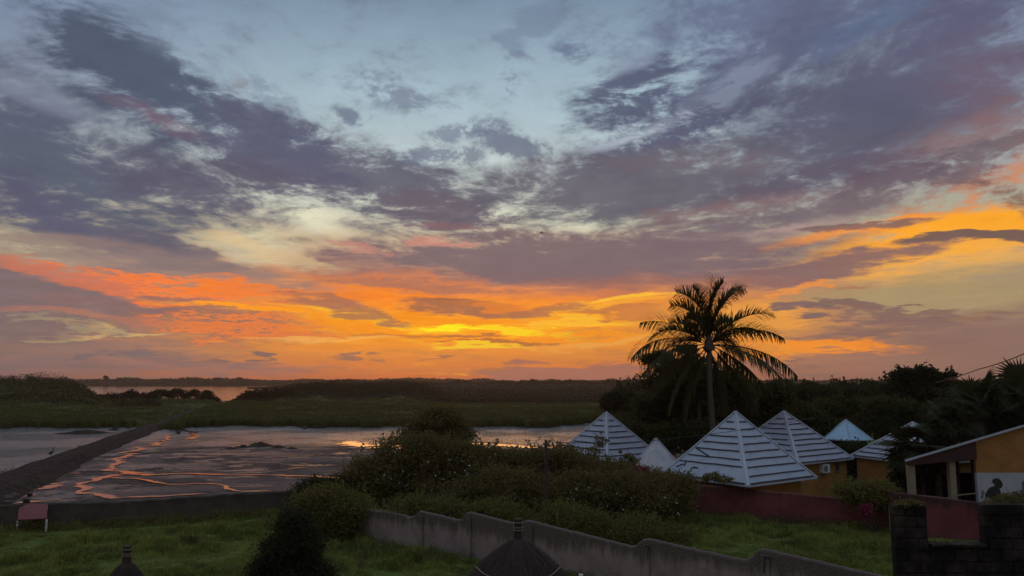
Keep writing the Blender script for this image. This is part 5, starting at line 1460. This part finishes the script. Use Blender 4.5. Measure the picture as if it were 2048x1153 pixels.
# mangrove trees one can tell apart on the river bank
MG = 'mangrove trees on the river bank'
spots = [(176, 792, 12, 8), (200, 794, 12, 8), (222, 790, 14, 9), (246, 792, 12, 8), (262, 785, 14, 7), (284, 790, 12, 7), (303, 788, 12, 8), (322, 783, 15, 7), (341, 786, 10, 7), (356, 782, 13, 8), (374, 786, 12, 8),
         (390, 783, 9, 6), (402, 790, 10, 9), (414, 785, 9, 5), (424, 795, 10, 8), (432, 800, 7, 5), (484, 795, 10, 8), (498, 786, 12, 9), (514, 784, 12, 10), (532, 782, 12, 9), (552, 781, 12, 8), (575, 780, 14, 9)]
for i, (x, y, rx, ry) in enumerate(spots):
    Y = 318 + (i * 37 % 17)
    c_ = pxclumps([(x, y, rx * .75, ry * .5), (x - rx * .55, y + ry * .5, rx * .5, ry * .45), (x + rx * .5, y + ry * .4, rx * .55, ry * .4), (x, y + ry, rx * .8, ry * .6)], Y)
    b = P(x, 800, Y)
    where = 'left bank' if x < 440 else 'right bank'
    k_ = i if x < 440 else i - 16
    plant('mangrove_tree', 'mangrove tree silhouetted against the river, %s from the left on the %s' % (ORD[k_], where), 'tree', c_, 900, .75, ML_mangd, 400 + i, MG + ', ' + where, ground=ZM, trunk=(b.x, b.y, ZM), trunk_r=.18, per=8, twig=.5, rough=False)
# emergent trees on the far shore line
for i, (x, y, rx, ry) in enumerate([(211, 752, 4, 4), (240, 755, 6, 3), (363, 755, 5, 3), (435, 755, 8, 3), (478, 755, 8, 4), (700, 758, 8, 3), (836, 758, 5, 3), (60, 752, 8, 4), (980, 760, 6, 3), (1150, 762, 10, 3)]):
    Y = 1480.; b = P(x, 770, Y)
    plant('emergent_tree', 'tree crown standing out of the far shore forest, %s' % ['above the left river end', 'small and low left of the river', 'above the middle of the river', 'rounded above the river', 'broad above the river gap', 'left of the glow', 'just left of the brightest glow', 'over the tall mangrove at left', 'right of the brightest glow', 'left of the palm'][i], 'tree',
          pxclumps([(x, y + 3, rx * .8, ry * .5), (x + rx * .5, y + 5, rx * .9, ry * .6)], Y), 500, 3.6, ML_mangd, 450 + i, 'trees standing out of the far shore forest', ground=ZM, trunk=(b.x, b.y, ZM), trunk_r=.3, per=6, twig=.9, rough=False)

# ---- grass -------------------------------------------------------------------------
def grass_field(name, label, n, px0, px1, py0, py1, inside, hmin, hmax, seed, mat=ML_grass):
    rng = np.random.default_rng(seed)
    px = rng.uniform(px0, px1, n); py = rng.uniform(py0, py1, n)
    c_, s_ = math.cos(R(PITCH)), math.sin(R(PITCH))
    x = (px - 1024) / FPX; y = -(py - 576.5) / FPX
    dX, dY, dZ = x, c_ - y * s_, s_ + y * c_; t_ = -CAM_H / dZ
    X, Y = dX * t_, dY * t_
    k = inside(X, Y); X, Y = X[k], Y[k]; n = len(X)
    tall = fbm(X, Y, 2.2, seed); patch = fbm(X, Y, .8, seed + 3)
    H = (hmin + (hmax - hmin) * np.clip((tall - .35) * 3.0, 0, 1)) * rng.uniform(.5, 1.3, n) * np.clip(.15 + (patch - .32) * 3.2, .12, 1.5)
    a = rng.uniform(0, 2 * math.pi, n); lean = rng.uniform(.1, .75, n) * H; w = rng.uniform(.014, .032, n)
    b = rng.uniform(0, 2 * math.pi, n)
    P0 = np.stack([X, Y, 0 * X + .0], -1); sd = np.stack([np.cos(b), np.sin(b), 0 * b], -1) * w[:, None]
    P1 = P0 + np.stack([np.cos(a) * lean * .4, np.sin(a) * lean * .4, H * .6], -1)
    P2 = P0 + np.stack([np.cos(a) * lean, np.sin(a) * lean, H], -1)
    v = np.stack([P0 - sd, P0 + sd, P1 + sd * .8, P2, P1 - sd * .8], 1).reshape(-1, 3)
    f = np.arange(n * 5).reshape(-1, 5)
    return tag(mk(name, v, f, mat), label, 'grass', kind='stuff')
def side_g(X, Y):     # >0 on the camera side of the wavy wall
    return ((GB.x - GA.x) * (Y - GA.y) - (GB.y - GA.y) * (X - GA.x)) < -.12 * (GB - GA).length
ra, rb = rtop[0], rtop[-1]
def front_of_ret(X, Y):
    yy = np.interp(X, [q.x for q in rtop], [q.y for q in rtop]); return Y < yy - .2
grass_field('grass', 'bright green uneven grass of the lawn in front of the walls', 190000, -80, 1500, 1018, 1185, lambda X, Y: ((X < GA.x) | side_g(X, Y)) & front_of_ret(X, Y), .07, .42, 71)
def beyond(X, Y):
    yy = np.interp(X, [q.x for q in red + red2], [q.y for q in red + red2]); return (~side_g(X, Y)) & (Y < yy - .2) & (X > GA.x)
grass_field('grass', 'darker green grass strip between the wavy wall and the red wall', 90000, 1180, 1900, 1035, 1170, beyond, .06, .34, 72)
def edge_strip(name, label, line, n, seed, h0, h1, off0, off1, mat=ML_grass):
    rng = np.random.default_rng(seed); k = rng.integers(0, len(line) - 1, n); u = rng.random(n)
    A_ = np.array([tuple(q) for q in line]); p_ = A_[k] * (1 - u[:, None]) + A_[k + 1] * u[:, None]
    d = A_[-1] - A_[0]; d[2] = 0; d /= np.linalg.norm(d); nn_ = np.array([d[1], -d[0], 0])
    c_ = p_ + nn_ * rng.uniform(off0, off1, n)[:, None]; c_[:, 2] = rng.uniform(0, 1, n) ** 1.5 * h1 * (.4 + fnoise(c_[:, 0], c_[:, 1], 1.3, seed))
    v, f = cards(c_, .10, rng, .4)
    return tag(mk(name, v, f, mat), label, 'weeds', kind='stuff')
edge_strip('weeds', 'taller weeds along the foot of the low dark wall', rtop, 16000, 81, .1, .55, .2, 1.4, ML_yellow)
edge_strip('weeds', 'weeds along the foot of the red wall', red, 9000, 83, .1, .4, .15, .8, ML_shrub)
dy = [Vector((q.x - 1.2, q.y, ZM + .45)) for q in pp if 55 < q.y < 175]
rng = np.random.default_rng(90); k = rng.integers(0, len(dy), 2600); c_ = np.array([tuple(q) for q in dy])[k] + rng.normal(0, .8, (2600, 3)) * np.array([1, 1, .12])
c_ = c_[fnoise(c_[:, 0], c_[:, 1], 7.0, 91) > .55]
v, f = cards(c_, .28, rng, .4)
tag(mk('weeds', v, f, ML_yellow), 'patches of low weeds on the causeway', 'weeds', kind='stuff')
gl = [on_gwall(x, 1080) for x in (700, 900, 1100, 1300, 1500, 1700)]
for q in gl: q.z = 0
edge_strip('weeds', 'weeds along the foot of the grey wavy wall', gl, 9000, 84, .1, .35, .2, .8, ML_grass)

# =====================================================================
# AIR
# =====================================================================
mb = MB(); mb.box((0, 1600, 25), (9000, 3900, 80))
t = NT('haze_air')
vol = t.n('ShaderNodeVolumePrincipled', {'Color': C4(1.0, .80, .62), 'Density': 0.00016, 'Anisotropy': 0.72})
t.n('ShaderNodeOutputMaterial', {1: vol.outputs[0]})
hz = mb.build('haze', t.m)
tag(hz, 'thin evening haze over the marsh', 'haze', kind='stuff')
